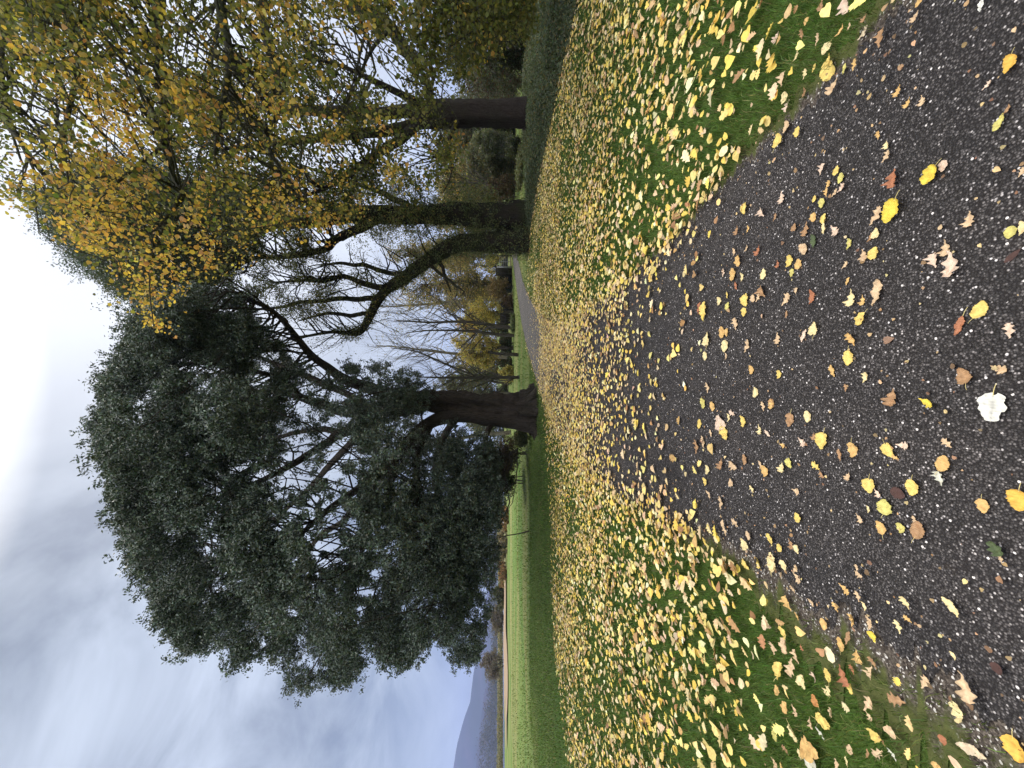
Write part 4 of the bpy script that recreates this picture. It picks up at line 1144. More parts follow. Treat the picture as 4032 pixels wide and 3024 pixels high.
# ------------------------------------------------------------------ forked trunk in the ground cover
Y3 = 14.6
fk = empty('forked_tree', (P(2112, 445, Y3)[0], Y3, 0), 'straight brown trunk that forks into two upright stems, rising from the dark ground cover', 'tree')
l_, p3, r3 = limb('trunk', [(2118, 448, 0, 138), (2085, 448, 0, 112), (2000, 446, 0, 94), (1880, 444, 0, 90), (1760, 448, 0, 94), (1690, 450, 0, 98)], Y3, M_BARK_FORK, fk, 50, 24, .06, 6, .2, .05, .03)
A = [p3]; B = [r3]
for s_ in ([(1730, 440, 0, 70), (1640, 436, 0, 54), (1540, 446, .1, 46), (1400, 440, .2, 42), (1200, 432, .3, 36), (950, 420, .4, 26), (700, 410, .5, 12)],
           [(1730, 468, 0, 66), (1650, 490, -.1, 50), (1560, 508, -.2, 44), (1430, 524, -.4, 38), (1280, 544, -.5, 32), (1100, 560, -.6, 22), (850, 590, -.8, 10)],
           [(1640, 492, -.1, 40), (1560, 560, -.5, 34), (1480, 610, -.9, 30), (1380, 680, -1.3, 24), (1280, 740, -1.6, 16), (1150, 790, -1.9, 8)],
           [(1700, 430, 0, 34), (1600, 380, -.6, 28), (1480, 320, -1.2, 22), (1340, 260, -1.7, 14), (1200, 220, -2.0, 7)],
           [(1800, 480, -.3, 20), (1770, 540, -.9, 16), (1760, 600, -1.4, 12), (1790, 660, -1.8, 6)]):
    l_, p_, r_ = limb('limb', s_, Y3, M_BARK_FORK, fk, 36, 12, .06, 4, .6, .2, .03)
    A.append(p_); B.append(r_)
A = np.concatenate(A); B = np.concatenate(B)
FK = D([(330, 200), (330, 420), (600, 470), (800, 430), (960, 420), (985, 330), (900, 240), (800, 120), (600, 60), (400, 100)])
HF = [(1440, 250, 120, 110), (1560, 330, 70, 80), (1350, 180, 70, 70), (1640, 620, 90, 60), (1500, 540, 60, 40), (1380, 600, 60, 50), (1240, 480, 50, 40), (1300, 380, 60, 40), (1560, 760, 60, 50), (1700, 560, 50, 30)]
Cc, q, dd = shell_clumps(FK, 170, Y3, 4, 240, 10, .6)
pts, S, dr = sprays(Cc, R.uniform(.45, .9, len(Cc)), 13, 11, .10, .8, .4)
ok = carve(S, HF, .2, .05)
pts = pts[ok].reshape(-1, 3)
leaf_mesh('crown', pts, R.uniform(.07, .11, len(pts)), palette(len(pts), [(.075, .095, .022), (.10, .11, .026), (.05, .068, .018), (.30, .20, .04)], [.35, .3, .25, .1], .22), tpl_round(), M_LIMELEAF, fk, .5)
connect(Cc, A, B, M_BARK_FORK, 'branch_sprays', fk, .04, .007, .05)
selS = S[ok]; selD = dr[ok]; pick = R.random(len(selS)) < .5
twigs(selS[pick], selD[pick], M_BARK_FORK, 'twig_sprays', fk, .5, .007)

# ------------------------------------------------------------------ lime tree at the picture edge, its boughs hanging overhead
lime = empty('lime_tree', (9.6, 7.2, 0), 'lime tree turning yellow, boughs hanging across the picture from a trunk out of frame', 'tree')
tk = spline([(9.6, 7.2, -.1), (9.6, 7.2, .8), (9.5, 7.2, 2.5), (9.45, 7.15, 5), (9.3, 7.1, 8), (9.2, 7.2, 11), (9.1, 7.1, 14)], 50)
b = Buf(); b.tubes(tk[None], np.interp(np.linspace(0, 1, 50), [0, .06, .3, 1], [.75, .55, .46, .10])[None], 24, .06, 6, .3, .03)
b.build('trunk', M_BARK_LIME, lime, True)
A = [tk]; B = [np.interp(np.linspace(0, 1, 50), [0, 1], [.5, .1])]
for Yl, s_ in ((6.6, [(560, -420, .6, 80), (600, -200, .4, 62), (633, 0, .2, 50), (618, 120, .1, 42), (622, 220, 0, 38), (648, 365, -.2, 34), (652, 540, -.4, 28), (683, 693, -.5, 21), (722, 771, -.6, 18), (660, 850, -.7, 14), (622, 960, -.8, 11), (560, 1080, -.9, 6)]),
               (6.6, [(660, 560, -.4, 18), (560, 640, -.6, 15), (440, 740, -.9, 11), (330, 850, -1.1, 6)]),
               (6.6, [(700, 740, -.5, 13), (800, 850, -.3, 10), (880, 930, -.2, 7), (970, 1000, -.1, 4)]),
               (6.6, [(640, 860, -.7, 10), (600, 1010, -.8, 8), (590, 1150, -.9, 6), (610, 1320, -1.0, 3)]),
               (6.6, [(650, 880, -.7, 9), (520, 960, -.8, 7), (400, 1030, -.9, 4)]),
               (6.4, [(40, -500, .5, 34), (20, -200, .3, 28), (12, 100, .1, 24), (4, 300, 0, 21), (22, 480, -.1, 19), (70, 545, -.2, 16), (120, 640, -.3, 12), (180, 760, -.3, 6)]),
               (7.2, [(1000, -400, .6, 60), (1010, -100, .3, 46), (1060, 200, 0, 36), (1100, 400, -.3, 28), (1060, 560, -.5, 20), (1130, 700, -.8, 13), (1240, 840, -1, 6)]),
               (7.0, [(1330, -300, .7, 90), (1390, 0, .4, 78), (1470, 60, .3, 66), (1540, 120, .2, 58), (1590, 185, .1, 50), (1620, 210, 0, 30)]),
               (7.0, [(1590, 180, .1, 20), (1650, 260, -.2, 15), (1700, 400, -.5, 10), (1740, 540, -.7, 5)]),
               (7.0, [(1540, 110, .2, 22), (1460, 200, -.2, 16), (1400, 330, -.5, 12), (1330, 470, -.7, 6)]),
               (6.2, [(1450, -300, .4, 40), (1600, -120, .3, 30), (1750, 20, .1, 22), (1850, 110, 0, 14), (1900, 180, 0, 7)]),
               (6.0, [(300, -420, .6, 60), (340, -100, .2, 44), (330, 160, 0, 32), (280, 380, -.2, 22), (250, 560, -.4, 14), (270, 720, -.6, 7)]),
               (7.4, [(820, -420, .6, 56), (850, -60, .3, 42), (900, 240, 0, 30), (860, 480, -.3, 20), (840, 680, -.5, 10)])):
    l_, p_, r_ = limb('limb', [(a, b, c, w_ * .8) for a, b, c, w_ in s_], Yl - .5, M_BARK_LIME, lime, 44, 10, .05, 4, .6, .35, .03)
    A.append(p_); B.append(r_)
# each bough starts at the trunk
for p_, r_ in list(zip(A[1:], B[1:])):
    if p_[0, 0] > 7.4:
        st_ = p_[0]; j = int(np.argmin(np.abs(tk[:, 2] - max(1.5, st_[2] - 1.0))))
        c = spline([tk[j], tk[j] * .5 + st_ * .5 + np.array([0, 0, .3]), st_], 12)
        b = Buf(); b.tubes(c[None], np.linspace(r_[0] * 1.3, r_[0], 12)[None], 10); b.build('limb', M_BARK_LIME, lime, True)
A = np.concatenate(A); B = np.concatenate(B)
LIME = [(-60, -250), (-60, 760), (90, 800), (180, 900), (300, 950), (420, 1060), (480, 1150), (560, 1220), (600, 1310), (632, 1345), (655, 1260), (680, 1160), (770, 1100), (830, 1110), (870, 1050), (980, 1020), (1000, 940), (1120, 900), (1200, 900), (1400, 880), (1440, 830), (1500, 760), (1600, 720), (1700, 700), (1790, 620), (1800, 560), (1750, 470), (1700, 420), (1740, 370), (1850, 300), (1900, 210), (2080, 130), (2130, 0), (2150, -250)]
HL = [(1440, 250, 85, 80), (1350, 170, 60, 55), (1560, 330, 60, 70), (1640, 620, 60, 50), (1600, 500, 80, 36), (1500, 560, 66, 50), (1390, 580, 60, 60), (1320, 420, 70, 40), (700, 240, 60, 30), (820, 170, 50, 40), (780, 620, 60, 50), (860, 560, 60, 40), (700, 700, 40, 60), (900, 360, 34, 50), (1240, 640, 60, 50), (1150, 600, 50, 40), (1300, 760, 50, 50), (120, 450, 60, 60), (60, 620, 60, 60), (300, 480, 40, 40), (1480, 700, 40, 40), (1200, 380, 40, 40), (420, 560, 36, 36), (540, 60, 30, 40), (560, 420, 40, 26), (1180, 480, 40, 34), (900, 760, 50, 44), (1040, 700, 50, 40), (980, 480, 40, 34)]
Cc, q, dd = shell_clumps(LIME, 1000, 6.9, 2.7, 260, 4, .5)
Cc = Cc[(Cc[:, 2] > .9)]
px_, py_ = proj(Cc)
rad = R.uniform(.25, .60, len(Cc))
pts, S, dr = sprays(Cc, rad, 15, 9, .075, .8, .1)
sx_, sy_ = proj(S.reshape(-1, 3)); sx_ = sx_.reshape(S.shape[:2]); sy_ = sy_.reshape(S.shape[:2])
dens = np.interp(sx_, [0, 400, 1000, 1500, 1750, 1900], [.52, .47, .36, .46, .95, 1.0]) * np.interp(sy_, [0, 300, 700, 1000, 1200], [1.1, .92, .70, .62, .7])
HL = [(a, b, c * 1.3, d * 1.3) for a, b, c, d in HL]
ok = carve(S, HL, .25, .05) & (R.random(S.shape[:2]) < dens) & (S[..., 2] > .5)
keepi = inpoly(sx_.ravel(), sy_.ravel(), LIME).reshape(ok.shape) | (R.random(ok.shape) < .3)
ok &= keepi
Sx = S[ok]; pts = pts[ok]                       # (n, 9, 3)
# how far each spray has turned: patches of gold among green, greener low down
px_, py_ = proj(Sx)
turn = vnoise(px_ / 130, py_ / 130, 31) * .5 + vnoise(px_ / 45, py_ / 45, 32) * .4 + .02 + R.normal(0, .16, len(Sx)) + np.interp(px_, [0, 300, 1100, 1450, 1800], [-.10, -.05, -.03, -.16, -.32]) + np.interp(py_, [0, 500, 900], [-.06, .02, .12])
turn = np.repeat(turn, 9) + R.normal(0, .11, len(Sx) * 9)
pts = pts.reshape(-1, 3)
gr = palette(len(pts), [(.125, .138, .040), (.09, .108, .034), (.16, .16, .046)], None, .2)
ye = palette(len(pts), [(.55, .38, .085), (.47, .29, .08), (.55, .43, .11), (.40, .22, .08)], [.4, .28, .18, .14], .15)
ol = palette(len(pts), [(.26, .235, .06), (.33, .28, .07)], None, .2)
w_ = np.clip((turn - .42) / .06, 0, 1)[:, None]; w2_ = np.clip((turn - .53) / .06, 0, 1)[:, None]
col = gr * (1 - w_) + ol * w_ * (1 - w2_) + ye * w2_ * w_
leaf_mesh('crown', pts, R.uniform(.034, .066, len(pts)), np.clip(col, .004, .9), tpl_round(), M_LIMELEAF, lime, .35)
hasl = ok.sum(1) > 4
connect(Cc[hasl], A, B, M_BARK_LIME, 'branch_sprays', lime, .028, .005, .06, 6, 8)
sel = R.random(len(Sx)) < .30
twigs(Sx[sel], norm(R.normal(size=(sel.sum(), 3)) + np.array([-.8, 0, -.4])), M_BARK_LIME, 'twig_sprays', lime, .45, .0045)
print('lime leaves', len(pts))
# ------------------------------------------------------------------ dark ground cover under the trees
x = R.uniform(6, 15.5, 60000); y = R.uniform(3.5, 19, 60000)
ed = polydist(x, y, UNDER); m = inpoly(x, y, UNDER) & (np.abs(x) < y * 1.2 + 1)
x, y, ed = x[m], y[m], ed[m]
h = .62 * (.06 + .42 * vnoise(x * .9, y * .9, 51) + .25 * vnoise(x * 2.6, y * 2.6, 52)) * np.clip(ed / .9, .15, 1)
z = ground_z(x, y) + h * (1 - .6 * R.random(len(x)) ** 2)
pt = (np.stack([x, y, z], 1)[:, None] + R.normal(size=(len(x), 5, 3)) * np.array([.06, .06, .04])).reshape(-1, 3)
col = palette(len(pt), [(.085, .115, .062), (.11, .14, .085), (.065, .090, .045), (.17, .15, .06)], [.4, .3, .2, .1], .2)
leaf_mesh('undergrowth', pt, R.uniform(.05, .10, len(pt)), col, tpl_diamond(), M_SHRUB, None, .9)
tag(bpy.data.objects['undergrowth'], 'dull green low ground cover growing beneath the trees', 'ground cover', kind='stuff')

IVG = 'shrubs behind the trees'


def bush(name, label, x, y, Y, rx, ry, cols, w=None, n=60, leaf=.12, cat='shrub', group=None, depth=None, dens=1.0, k=14, m=12, stems=5, zmin=.05, up=.5, trans=True):
    """photo pixels: centre x, y and half-sizes rx (up), ry (across) at distance Y"""
    c = P(x, y, Y); a = ry * Y / F; hgt = rx * Y / F; dp = depth or a
    root = empty(name, (c[0], Y, max(0, float(ground_z(c[0], Y)))), label, cat, group)
    d = rdir(n); rr = R.random((n, 1)) ** .4
    C = c + d * rr * np.array([a, dp, hgt]) * .86
    C[:, 2] = np.maximum(C[:, 2], zmin + .15)
    rd = R.uniform(.16, .30, n) * min(a, hgt) * 1.5
    pts, S, dr = sprays(C, rd, k, m, .05 + .03 * min(a, hgt), .8, .4)
    ok = (R.random(S.shape[:2]) < dens) & (S[..., 2] > zmin)
    pts = pts[ok].reshape(-1, 3); pts = pts[pts[:, 2] > 0.02]
    leaf_mesh('foliage', pts, R.uniform(.7, 1.3, len(pts)) * leaf, palette(len(pts), cols, w, .22), tpl_diamond(), M_SHRUB, root, up)
    b = Buf(); g = np.array([c[0], Y, -.05])
    for i in range(stems):
        t = C[random.randrange(n)]
        s0 = g + np.array([random.uniform(-.2, .2) * a, random.uniform(-.2, .2) * dp, 0])
        b.tubes(spline([s0, s0 * .6 + t * .4 + R.normal(size=3) * .1 * a, t], 8)[None], np.linspace(.035, .01, 8)[None] * max(.5, min(1.5, a / 1.2)), 5)
    b.build('stems', M_BARK_THIN, root, True)
    return root


DK = [(0.027, 0.043, 0.02), (0.044, 0.062, 0.025), (0.062, 0.075, 0.027), (0.044, 0.027, 0.018)]
OL = [(0.128, 0.143, 0.06), (0.09, 0.112, 0.053), (0.165, 0.165, 0.083), (0.195, 0.15, 0.075)]
GY = [(0.123, 0.138, 0.102), (0.094, 0.116, 0.08), (0.16, 0.16, 0.116)]
YL = [(.52, .42, .11), (.43, .36, .11), (.32, .30, .10), (.20, .20, .075)]
BR = [(0.256, 0.208, 0.08), (0.352, 0.24, 0.08), (0.176, 0.16, 0.064), (0.416, 0.32, 0.096)]
# dark bank on the right of the path, from the edge of the picture inwards
bush('evergreen_shrub', 'tall black-green shrub filling the darkest corner beneath the lime boughs', 1960, 20, 14.5, 200, 130, DK, None, 90, .10)
bush('evergreen_shrub', 'dark shrub with a hollow under it, next to the corner thicket', 1985, 170, 17.5, 150, 95, DK, None, 70, .11)
bush('twiggy_shrub', 'grey twiggy shrub with reddish dead leaves, behind the brown forked trunk', 1960, 320, 19.5, 170, 95, GY + [(.10, .045, .025)], [.3, .3, .2, .2], 70, .11, dens=.7)
bush('evergreen_shrub', 'dark back shrub rising between forked trunk and corner thicket', 1880, 230, 24, 190, 120, DK + OL[:1], None, 80, .14)
bush('olive_shrub', 'pale olive shrub with rounded top between the forked trunk and the ivy trunk', 1930, 640, 27, 120, 80, OL + GY, None, 80, .15)
bush('olive_shrub', 'grey-green shrub close behind the forked trunk, against pale sky', 1945, 565, 25, 105, 50, GY + OL[:2], None, 60, .14)
bush('evergreen_shrub', 'small blackish shrub at the foot of the olive shrubs', 2030, 590, 23, 36, 50, DK, None, 40, .10)
bush('yellow_shrub', 'small yellow-leaved shrub beside the ridged ivy trunk', 1890, 770, 28, 90, 40, YL[1:] + OL, None, 50, .14, dens=.7)
bush('brown_shrub', 'brown leafless-looking shrub low behind the ridged ivy trunk', 1985, 735, 26, 80, 45, [(.12, .07, .04), (.09, .07, .04), (.08, .085, .04)], None, 50, .12, dens=.6)
bush('olive_shrub', 'broad olive thicket far behind, topping the rounded pale shrub', 1840, 680, 36, 150, 160, BR + OL, None, 90, .2, dens=.7)
bush('grass_tussock', 'grey-green rough tussock where lawn meets the shrubs', 2068, 660, 21, 22, 90, [(.10, .12, .055), (.13, .14, .07)], None, 40, .10, cat='tussock', stems=2)


bush('evergreen_shrub', 'long dark laurel bank behind the forked trunk and ivy trunk', 1965, 520, 31, 105, 330, DK + OL[:1], None, 330, .2, depth=1.5)
bush('olive_shrub', 'tall grey-olive thicket behind forked trunk, its top against white sky', 1850, 500, 33, 130, 130, OL + GY, None, 130, .2, depth=2.0)
bush('olive_shrub', 'tawny olive thicket showing between ivy trunk and slim crooked trunk', 1850, 760, 33, 140, 110, OL + BR + YL[2:], None, 120, .2, depth=2.0)


def leafy_tree(name, label, base, Y, trunk, ells, cols, w=None, leaf=.14, n=40, k=12, m=10, dens=.8, bark=None, twig=.5, tw=16, group=None):
    """slender tree: trunk rows in photo pixels (x, y, width); ells rows: x, y, rx, ry"""
    c = P(base[0], base[1], Y)
    root = empty(name, (c[0], Y, float(ground_z(c[0], Y))), label, 'tree', group)
    l_, p_, r_ = limb('trunk', [(a, b_, 0, s) for a, b_, s in trunk], Y, bark or M_BARK_THIN, root, 24, 8, .03, 3, .3, .3, .02)
    CC_ = []
    for ex, ey, rx, ry in ells:
        nn = max(6, int(n * rx * ry / 8000))
        d = R.normal(size=(nn, 3)); d = d / np.linalg.norm(d, axis=1)[:, None] * R.random((nn, 1)) ** .4
        CC_.append(P(ex + d[:, 0] * rx * .9, ey + d[:, 1] * ry * .9, Y + d[:, 2] * min(rx, ry) * Y / F))
    C = np.concatenate(CC_)
    s = min(min(e[2], e[3]) for e in ells) * Y / F
    pts, S, dr = sprays(C, R.uniform(.22, .45, len(C)) * max(.6, min(s, 2.2)), k, m, .12, .8, .3)
    ok = (R.random(S.shape[:2]) < dens) & (S[..., 2] > .3)
    pts = pts[ok].reshape(-1, 3)
    leaf_mesh('crown', pts, R.uniform(.7, 1.3, len(pts)) * leaf, palette(len(pts), cols, w, .2), tpl_diamond(), M_SHRUB, root, .5)
    connect(C, p_, r_, bark or M_BARK_THIN, 'branch_sprays', root, .04, .010, .05, 4, 6)
    return root


FG = 'far trees along the bend in the path'
leafy_tree('birch_tree', 'brown pale-barked tree close beside the leaning ivy stem, near the grey gate', (2044, 985), 31, [(2050, 983, 36), (1980, 985, 26), (1880, 990, 22), (1760, 1000, 16), (1640, 1010, 8)], [(1760, 1000, 150, 60), (1600, 990, 90, 50)], BR + OL, None, .13, 70, dens=.5, bark=M_BARK_THIN)
leafy_tree('yellow_tree', 'small yellow-green tree overhanging the grey gate', (2030, 1050), 40, [(2035, 1055, 12), (1960, 1050, 9), (1890, 1045, 4)], [(1935, 1035, 62, 52)], YL + OL[:2], None, .17, 60)
leafy_tree('bronze_tree', 'broad bronze-olive tree with drooping twigs in the middle of the gap', (2034, 1110), 38, [(2038, 1112, 20), (1950, 1115, 16), (1820, 1110, 12), (1680, 1120, 5)], [(1780, 1120, 170, 120), (1650, 1160, 100, 70), (1900, 1130, 80, 70)], BR + OL, None, .16, 60, dens=.45)
leafy_tree('yellow_tree', 'bright yellow tree between bronze tree and twin slim trunks', (2034, 1225), 34, [(2040, 1230, 14), (1980, 1228, 10), (1850, 1235, 5)], [(1905, 1228, 85, 62), (1850, 1265, 50, 30)], YL, [.4, .3, .2, .1], .16, 70, dens=.75)
leafy_tree('copper_tree', 'small copper-orange tree behind the twin slim trunks', (2036, 1290), 42, [(2036, 1290, 10), (1900, 1292, 7), (1820, 1292, 4)], [(1838, 1285, 46, 36)], [(.42, .20, .05), (.34, .2, .06), (.4, .28, .06)], None, .18, 70, dens=.7)
leafy_tree('yellow_tree', 'golden spreading tree with a ragged low bough, past the twin slim trunks', (2032, 1365), 36, [(2038, 1368, 18), (1960, 1370, 13), (1830, 1372, 6)], [(1855, 1365, 90, 62), (1890, 1420, 70, 34), (1935, 1370, 40, 50)], YL + BR[:2], [.34, .28, .16, .1, .06, .06], .16, 80, dens=.75)
leafy_tree('olive_tree', 'greyish olive tree between the golden tree and the black oak trunk', (2036, 1475), 39, [(2036, 1475, 16), (1930, 1478, 12), (1790, 1480, 5)], [(1870, 1485, 130, 62), (1790, 1520, 90, 50)], GY + OL, None, .16, 70, dens=.7)
leafy_tree('olive_tree', 'dull green tree low behind the oak trunk and its hanging boughs', (2030, 1600), 44, [(2030, 1600, 16), (1930, 1600, 12), (1830, 1605, 5)], [(1900, 1610, 100, 70), (1940, 1700, 70, 60)], GY + DK[:3], None, .18, 60, dens=.8)

for by, bx, ex, ey, rx, ry, cl_, wd in ((2026, 1010, 1800, 1010, 190, 90, BR + OL, 'brownish'), (2026, 1170, 1850, 1160, 150, 90, BR + YL[2:], 'tawny'), (2026, 1290, 1905, 1290, 110, 80, OL + YL[2:], 'mossy'), (2026, 1415, 1890, 1420, 120, 80, OL + YL[1:2] + BR, 'dull gold'), (2026, 1545, 1880, 1550, 140, 90, GY + OL, 'sage'), (2026, 1660, 1900, 1650, 110, 70, GY + OL, 'smoky green'), (2026, 840, 1850, 840, 170, 110, OL + BR, 'olive brown')):
    leafy_tree('far_tree', wd + ' tree in the hindmost row closing the view behind the bend', (by, bx), 52, [(by, bx, 14), (by - 90, bx, 11), (ex - rx * .4, ey, 5)], [(ex, ey, rx, ry)], cl_, None, .26, 70, dens=.75, k=14)
bush('far_hedge', 'long black-green hedge across the far end behind fence and hut', 2006, 1250, 50, 42, 345, DK, None, 520, .24, cat='hedge', depth=1.0)
# slim bare trunks with fine winter twigs
def bare_tree(label, rows, Y, lv, L, r, seed, name='bare_tree', leaf=0.0, cols=None, bark=None, spread=.5):
    random.seed(seed)
    b0 = P(rows[0][0], rows[0][1], Y)
    root = empty(name, (b0[0], Y, float(ground_z(b0[0], Y))), label, 'tree')
    l_, p_, r_ = limb('trunk', [(a, b_, dz, s) for a, b_, dz, s in rows], Y, bark or M_BARK_THIN, root, 30, 8, .04, 3, .3, .3, .02)
    out = []; tips = []
    for j in range(8, 30, 2):
        for q_ in range(2):
            a = random.uniform(0, 6.28)
            grow(p_[j], (math.cos(a) * .8, math.sin(a) * .8, .75), L * (1.2 - j / 45), max(.012, r_[j] * .45), lv, out, tips, spread, .2, (1, 2), .7)
    build_grow(out, 'branch_sprays', bark or M_BARK_THIN, root)
    if leaf > 0:
        tp_ = np.array([t[0] for t in tips]); tp_ = tp_[R.random(len(tp_)) < leaf]
        pt = (tp_[:, None] + R.normal(size=(len(tp_), 5, 3)) * .15).reshape(-1, 3)
        leaf_mesh('crown', pt, R.uniform(.08, .14, len(pt)), palette(len(pt), cols or BR, None, .2), tpl_diamond(), M_SHRUB, root, .4)
    return root


bare_tree('slim bare trunk, taller of a pair by the far path, pale twigs above', [(2042, 1292, 0, 17), (1960, 1285, 0, 14), (1830, 1266, 0, 11), (1700, 1270, 0, 8), (1560, 1262, 0, 4)], 30, 3, 2.4, .03, 3, leaf=.25)
bare_tree('slim bare trunk leaning gently, shorter of a pair by the far path', [(2040, 1322, 0, 14), (1960, 1318, 0, 12), (1830, 1303, 0, 9), (1700, 1300, 0, 6), (1600, 1310, 0, 3)], 31, 3, 2.0, .03, 4, leaf=.2)
bare_tree('thin bare pole of a tree standing by the oak trunk on bright grass', [(2056, 1478, 0, 18), (2035, 1486, 0, 13), (1900, 1487, 0, 11), (1760, 1487, 0, 8), (1640, 1484, 0, 4)], 24, 3, 1.7, .022, 5)
bare_tree('slender leaning sapling reaching up from behind the thin pole', [(1985, 1510, 0, 9), (1900, 1492, 0, 8), (1760, 1435, 0, 7), (1640, 1385, 0, 5), (1540, 1370, 0, 3)], 28, 2, 1.8, .018, 6)
bare_tree('pale bare tree far off, fine twigs filling the sky in the gap', [(2035, 1410, 0, 16), (1900, 1400, 0, 13), (1750, 1390, 0, 10), (1600, 1370, 0, 6), (1480, 1360, 0, 3)], 46, 4, 3.4, .05, 7, bark=M_BARK_PALE, spread=.6)
bare_tree('pale bare tree far off behind the bronze tree, twigs rising above it', [(2035, 1180, 0, 16), (1850, 1185, 0, 13), (1650, 1200, 0, 9), (1480, 1210, 0, 4)], 48, 4, 3.4, .05, 8, bark=M_BARK_PALE, leaf=.2, spread=.6)
bare_tree('pale bare tree far off behind the hollow of the oak', [(2030, 1700, 0, 16), (1850, 1720, 0, 13), (1650, 1740, 0, 9), (1400, 1760, 0, 5), (1250, 1790, 0, 3)], 40, 4, 3.2, .05, 9, bark=M_BARK_PALE, spread=.6)
bare_tree('pale bare tree far off, seen through the upper gaps beside the oak limbs', [(2030, 1550, 0, 16), (1800, 1560, 0, 13), (1500, 1570, 0, 9), (1250, 1600, 0, 4)], 42, 4, 3.2, .05, 10, bark=M_BARK_PALE, spread=.6)
bare_tree('short broken trunk without branches on the far verge', [(2056, 1404, 0, 20), (2046, 1400, 0, 15), (1990, 1394, 0, 13), (1921, 1387, 0, 9)], 25, 0, .25, .008, 11, name='dead_tree')
bare_tree('slim crooked bare trunk between the forked trunk and the ivy trunk', [(2050, 722, 0, 13), (1950, 724, 0, 10), (1850, 720, 0, 8), (1740, 716, 0, 4)], 26, 2, 1.6, .02, 12, leaf=.5, cols=YL)

# timber at the far bend
M_WOOD_DARK = plain('dark_timber', (.022, .020, .016), .85, .4, 3)
M_GATE = plain('weathered_metal', (.24, .25, .26), .5, .15, 6, .5, .3)
M_SHED = plain('stained_boards', (.016, .022, .018), .8, .35, 5)


def fence(label, x0, x1, Y, h, boards=7):
    a = G(2030, x0); c0 = P(2030, x0, Y); c1 = P(2030, x1, Y)
    mid = (c0 + c1) / 2; w = abs(c1[0] - c0[0])
    root = empty('board_fence', (mid[0], Y, float(ground_z(mid[0], Y))), label, 'fence', None)
    gz = float(ground_z(mid[0], Y))
    b = Buf()
    nb = max(4, int(w / .16))
    for i in range(nb):
        b.box((mid[0] - w / 2 + (i + .5) * w / nb, Y, gz + h / 2 + random.uniform(-.03, .03)), (w / nb * .94, .022, h))
    b.build('board_panel', M_WOOD_DARK, root)
    b = Buf()
    for zz in (.25, .78): b.box((mid[0], Y + .035, gz + h * zz), (w, .04, .09))
    b.build('rail', M_WOOD_DARK, root)
    for i in range(max(2, int(w / 1.8) + 1)):
        b = Buf(); b.box((mid[0] - w / 2 + i * w / max(1, int(w / 1.8)), Y + .09, gz + h * .53), (.11, .11, h * 1.08), 0, .9)
        b.build('post', M_WOOD_DARK, root)


fence('dark board fence beside the grey gate at the far bend', 1085, 1052, 37.5, 1.6)
fence('dark board fence between yellow tree and twin slim trunks', 1272, 1195, 35.5, 1.25)

# low dark hut roofed with felt
hc = P(2020, 1122, 38.5); hz = float(ground_z(hc[0], 38.5))
hut = empty('garden_hut', (hc[0], 38.5, hz), 'small dark green hut with a pale sloping roof edge by the far path', 'hut')
b = Buf(); b.box((hc[0], 38.5, hz + .67), (1.3, 1.4, 1.34)); b.build('wall', M_SHED, hut)
b = Buf(); b.box((hc[0], 38.5, hz + 1.39), (1.5, 1.6, .09), 0, .96); b.build('roof', plain('roof_felt', (.14, .15, .12), .9, .2, 6), hut)
b = Buf(); b.box((hc[0] - .2, 38.5 - .715, hz + .62), (.66, .03, 1.18)); b.build('door', M_WOOD_DARK, hut)

gc = P(2024, 1030, 36); gz = float(ground_z(gc[0], 36)); gw = .95
gate = empty('field_gate', (gc[0], 36, gz), 'grey metal gate with horizontal bars closing the far end of the path', 'gate')
b = Buf()
for i in range(6): b.box((gc[0], 36, gz + .22 + i * .19), (gw * 1.0, .03, .045 if i not in (0, 5) else .06))
b.build('bars', M_GATE, gate)
b = Buf(); b.box((gc[0] - .0, 36.03, gz + .68), (.04, .03, 1.0)); b.build('brace', M_GATE, gate)
for sgn in (-1, 1):
    b = Buf(); b.box((gc[0] + sgn * (gw / 2 + .06), 36, gz + .72), (.12, .12, 1.46), 0, .92); b.build('post', M_GATE if sgn < 0 else M_WOOD_DARK, gate)

bush('clipped_hedge', 'dark low hedge behind the golden tree and broken trunk', 2008, 1352, 36.5, 42, 44, DK, None, 60, .13, cat='hedge', depth=.8)
bush('clipped_hedge', 'dark low hedge from the thin pole to the black oak trunk', 2010, 1455, 35.5, 40, 62, DK, None, 70, .13, cat='hedge', depth=.8)
bush('yellow_shrub', 'low yellow shrub glowing in front of the dark hedge', 2000, 1470, 32, 38, 34, YL + OL[:1], None, 30, .13)
bush('fern_clump', 'pale green fern clump at the foot of the twin slim trunks', 2035, 1275, 29.5, 16, 40, [(.14, .17, .08), (.10, .13, .06)], None, 26, .11, cat='fern')
bush('straw_shrub', 'straw brown arching shrub above the small dark hut', 1960, 1130, 35, 48, 50, [(.30, .22, .10), (.22, .16, .08), (.14, .12, .06)], None, 40, .13, dens=.6)
bush('brown_shrub', 'brown bare shrub against the far fence beneath the yellow tree', 2010, 1185, 34, 42, 30, [(.10, .07, .05), (.14, .10, .07)], None, 30, .12, dens=.5)
bush('twiggy_shrub', 'dark brown twiggy shrub under the low hanging oak limb', 1998, 1790, 18.5, 44, 90, [(.07, .042, .028), (.085, .06, .035), (.045, .05, .028)], None, 70, .08, dens=.6, depth=1.2)
bush('evergreen_shrub', 'dark shrub beneath the oak, meeting its lowest boughs', 1965, 1890, 21, 70, 75, DK, None, 70, .11)
bush('evergreen_shrub', 'pale-leaved bramble at the foot of the oak trunk', 2050, 1728, 16.6, 30, 34, [(.07, .085, .04), (.10, .11, .05)], None, 30, .07)

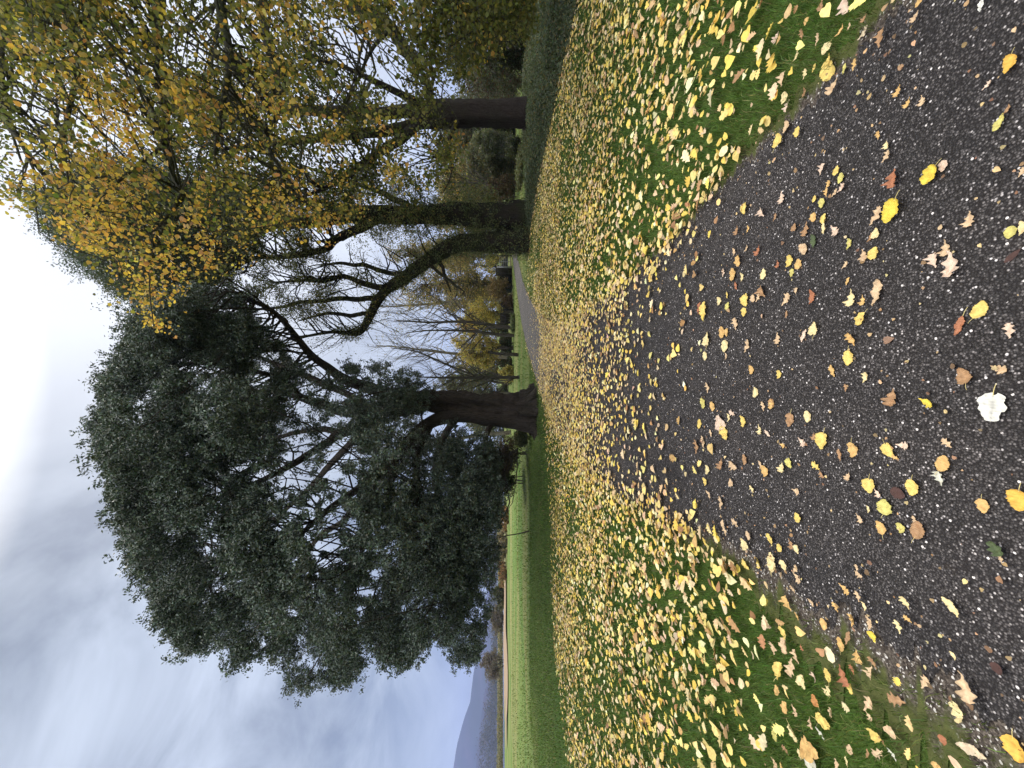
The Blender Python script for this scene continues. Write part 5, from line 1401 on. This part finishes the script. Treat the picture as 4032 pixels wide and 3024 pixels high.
# bracken, reeds and scrub along the far edge of the field
BK = [(.28, .14, .06), (.20, .11, .055), (.32, .20, .10), (.16, .14, .08)]
bush('bracken_clump', 'rusty orange bracken clump nearest the low oak boughs', 1986, 2035, 44, 17, 48, BK, None, 46, .16, cat='bracken', dens=.55, depth=2.5)
bush('bracken_clump', 'rusty orange bracken clump farther out past the reeds', 1978, 2255, 50, 18, 50, BK, None, 46, .18, cat='bracken', dens=.5, depth=3)
bush('reed_clump', 'pale buff reeds between the two bracken clumps', 1980, 2140, 50, 20, 75, [(.30, .24, .15), (.24, .20, .13), (.20, .19, .12)], None, 60, .17, cat='reeds')
bush('grey_shrub', 'greyish bare shrub at the field edge beneath the outer oak boughs', 1958, 2440, 66, 34, 60, [(.11, .10, .08), (.15, .13, .11)], None, 50, .22, dens=.8)
bush('grey_shrub', 'pinkish grey bushy shrub where the oak boughs end at the hill', 1938, 2610, 70, 48, 55, [(.17, .14, .12), (.13, .12, .10)], None, 60, .22, dens=.85)
bush('dark_shrub', 'dark rounded shrub between bracken and grey shrubs at the field edge', 1970, 2345, 62, 30, 55, DK + OL[:1], None, 50, .2)

# band of reeds along the shore, and the far wood
x = R.uniform(-130, -22, 30000); y = 78 + 5 * R.random(30000) + .02 * x
z = .15 + 1.0 * R.random(30000) * (.75 + .5 * vnoise(x / 5, y / 5, 61))
pt = np.stack([x, y, z], 1)
leaf_mesh('reed_bed', pt, R.uniform(.25, .5, len(pt)), palette(len(pt), [(.25, .23, .14), (.20, .20, .12), (.30, .26, .17), (.13, .15, .08)], None, .18), tpl_diamond(), M_SHRUB, None, .1)
tag(bpy.data.objects['reed_bed'], 'buff band of reeds along the lake shore', 'reeds', kind='stuff')
x = R.uniform(-950, -250, 900); y = 640 + 60 * R.random(900) + .05 * x
hh = 9 + 20 * vnoise(x / 38, x * 0, 71) + 6 * R.random(900)
hh = hh * np.interp(x, [-950, -620, -480, -250], [1.2, 1.0, .35, .3])
c = np.stack([x, y, hh * R.random(900)], 1)
pt = (c[:, None] + R.normal(size=(900, 30, 3)) * np.array([4, 4, 3.0])).reshape(-1, 3); pt[:, 2] = np.abs(pt[:, 2])
leaf_mesh('far_woodland', pt, R.uniform(1.5, 3.5, len(pt)), palette(len(pt), [(.07, .07, .05), (.10, .085, .06), (.05, .06, .04)], None, .2), tpl_diamond(), M_SHRUB, None, .3)
tag(bpy.data.objects['far_woodland'], 'hazy grey wood on the far shore below the hill', 'woodland', kind='stuff')

# leaning twig of a sapling out on the shaded grass
Ys = 17.5
sp = empty('sapling', P(2083, 2092, Ys) * np.array([1, 1, 0]), 'thin leaning leafless sapling alone on the shaded lawn beyond the oak', 'sapling')
limb('stem', [(2090, 2089, 0, 6), (2050, 2100, 0, 5), (2000, 2108, 0, 4), (1963, 2118, 0, 2.5)], Ys, M_BARK_THIN, sp, 20, 6)
out = []; tips = []
for j in (1.0, .8, .6, .9):
    q_ = P(1963 + (2083 - 1963) * (1 - j), 2118 - 26 * (1 - j), Ys); grow(q_, (random.gauss(0, .6), random.gauss(0, .4), .8), .45, .008, 1, out, tips, .6)
build_grow(out, 'twigs', M_BARK_THIN, sp)

# ------------------------------------------------------------------ air
if HAZE:
    b = Buf(); b.box((-900, 1300, 170), (6400, 5200, 345))
    me_o = b.build('haze', None)
    m, n, out = material('haze_air')
    v = n('ShaderNodeVolumePrincipled', {'Color': (.46, .58, 1.0), 'Density': HAZE, 'Anisotropy': 0.0})
    n.t.links.new(v.outputs[0], out.inputs['Volume'])
    me_o.data.materials.append(m)
    tag(me_o, 'pale blue damp air over the lake and hills', 'haze', kind='stuff')
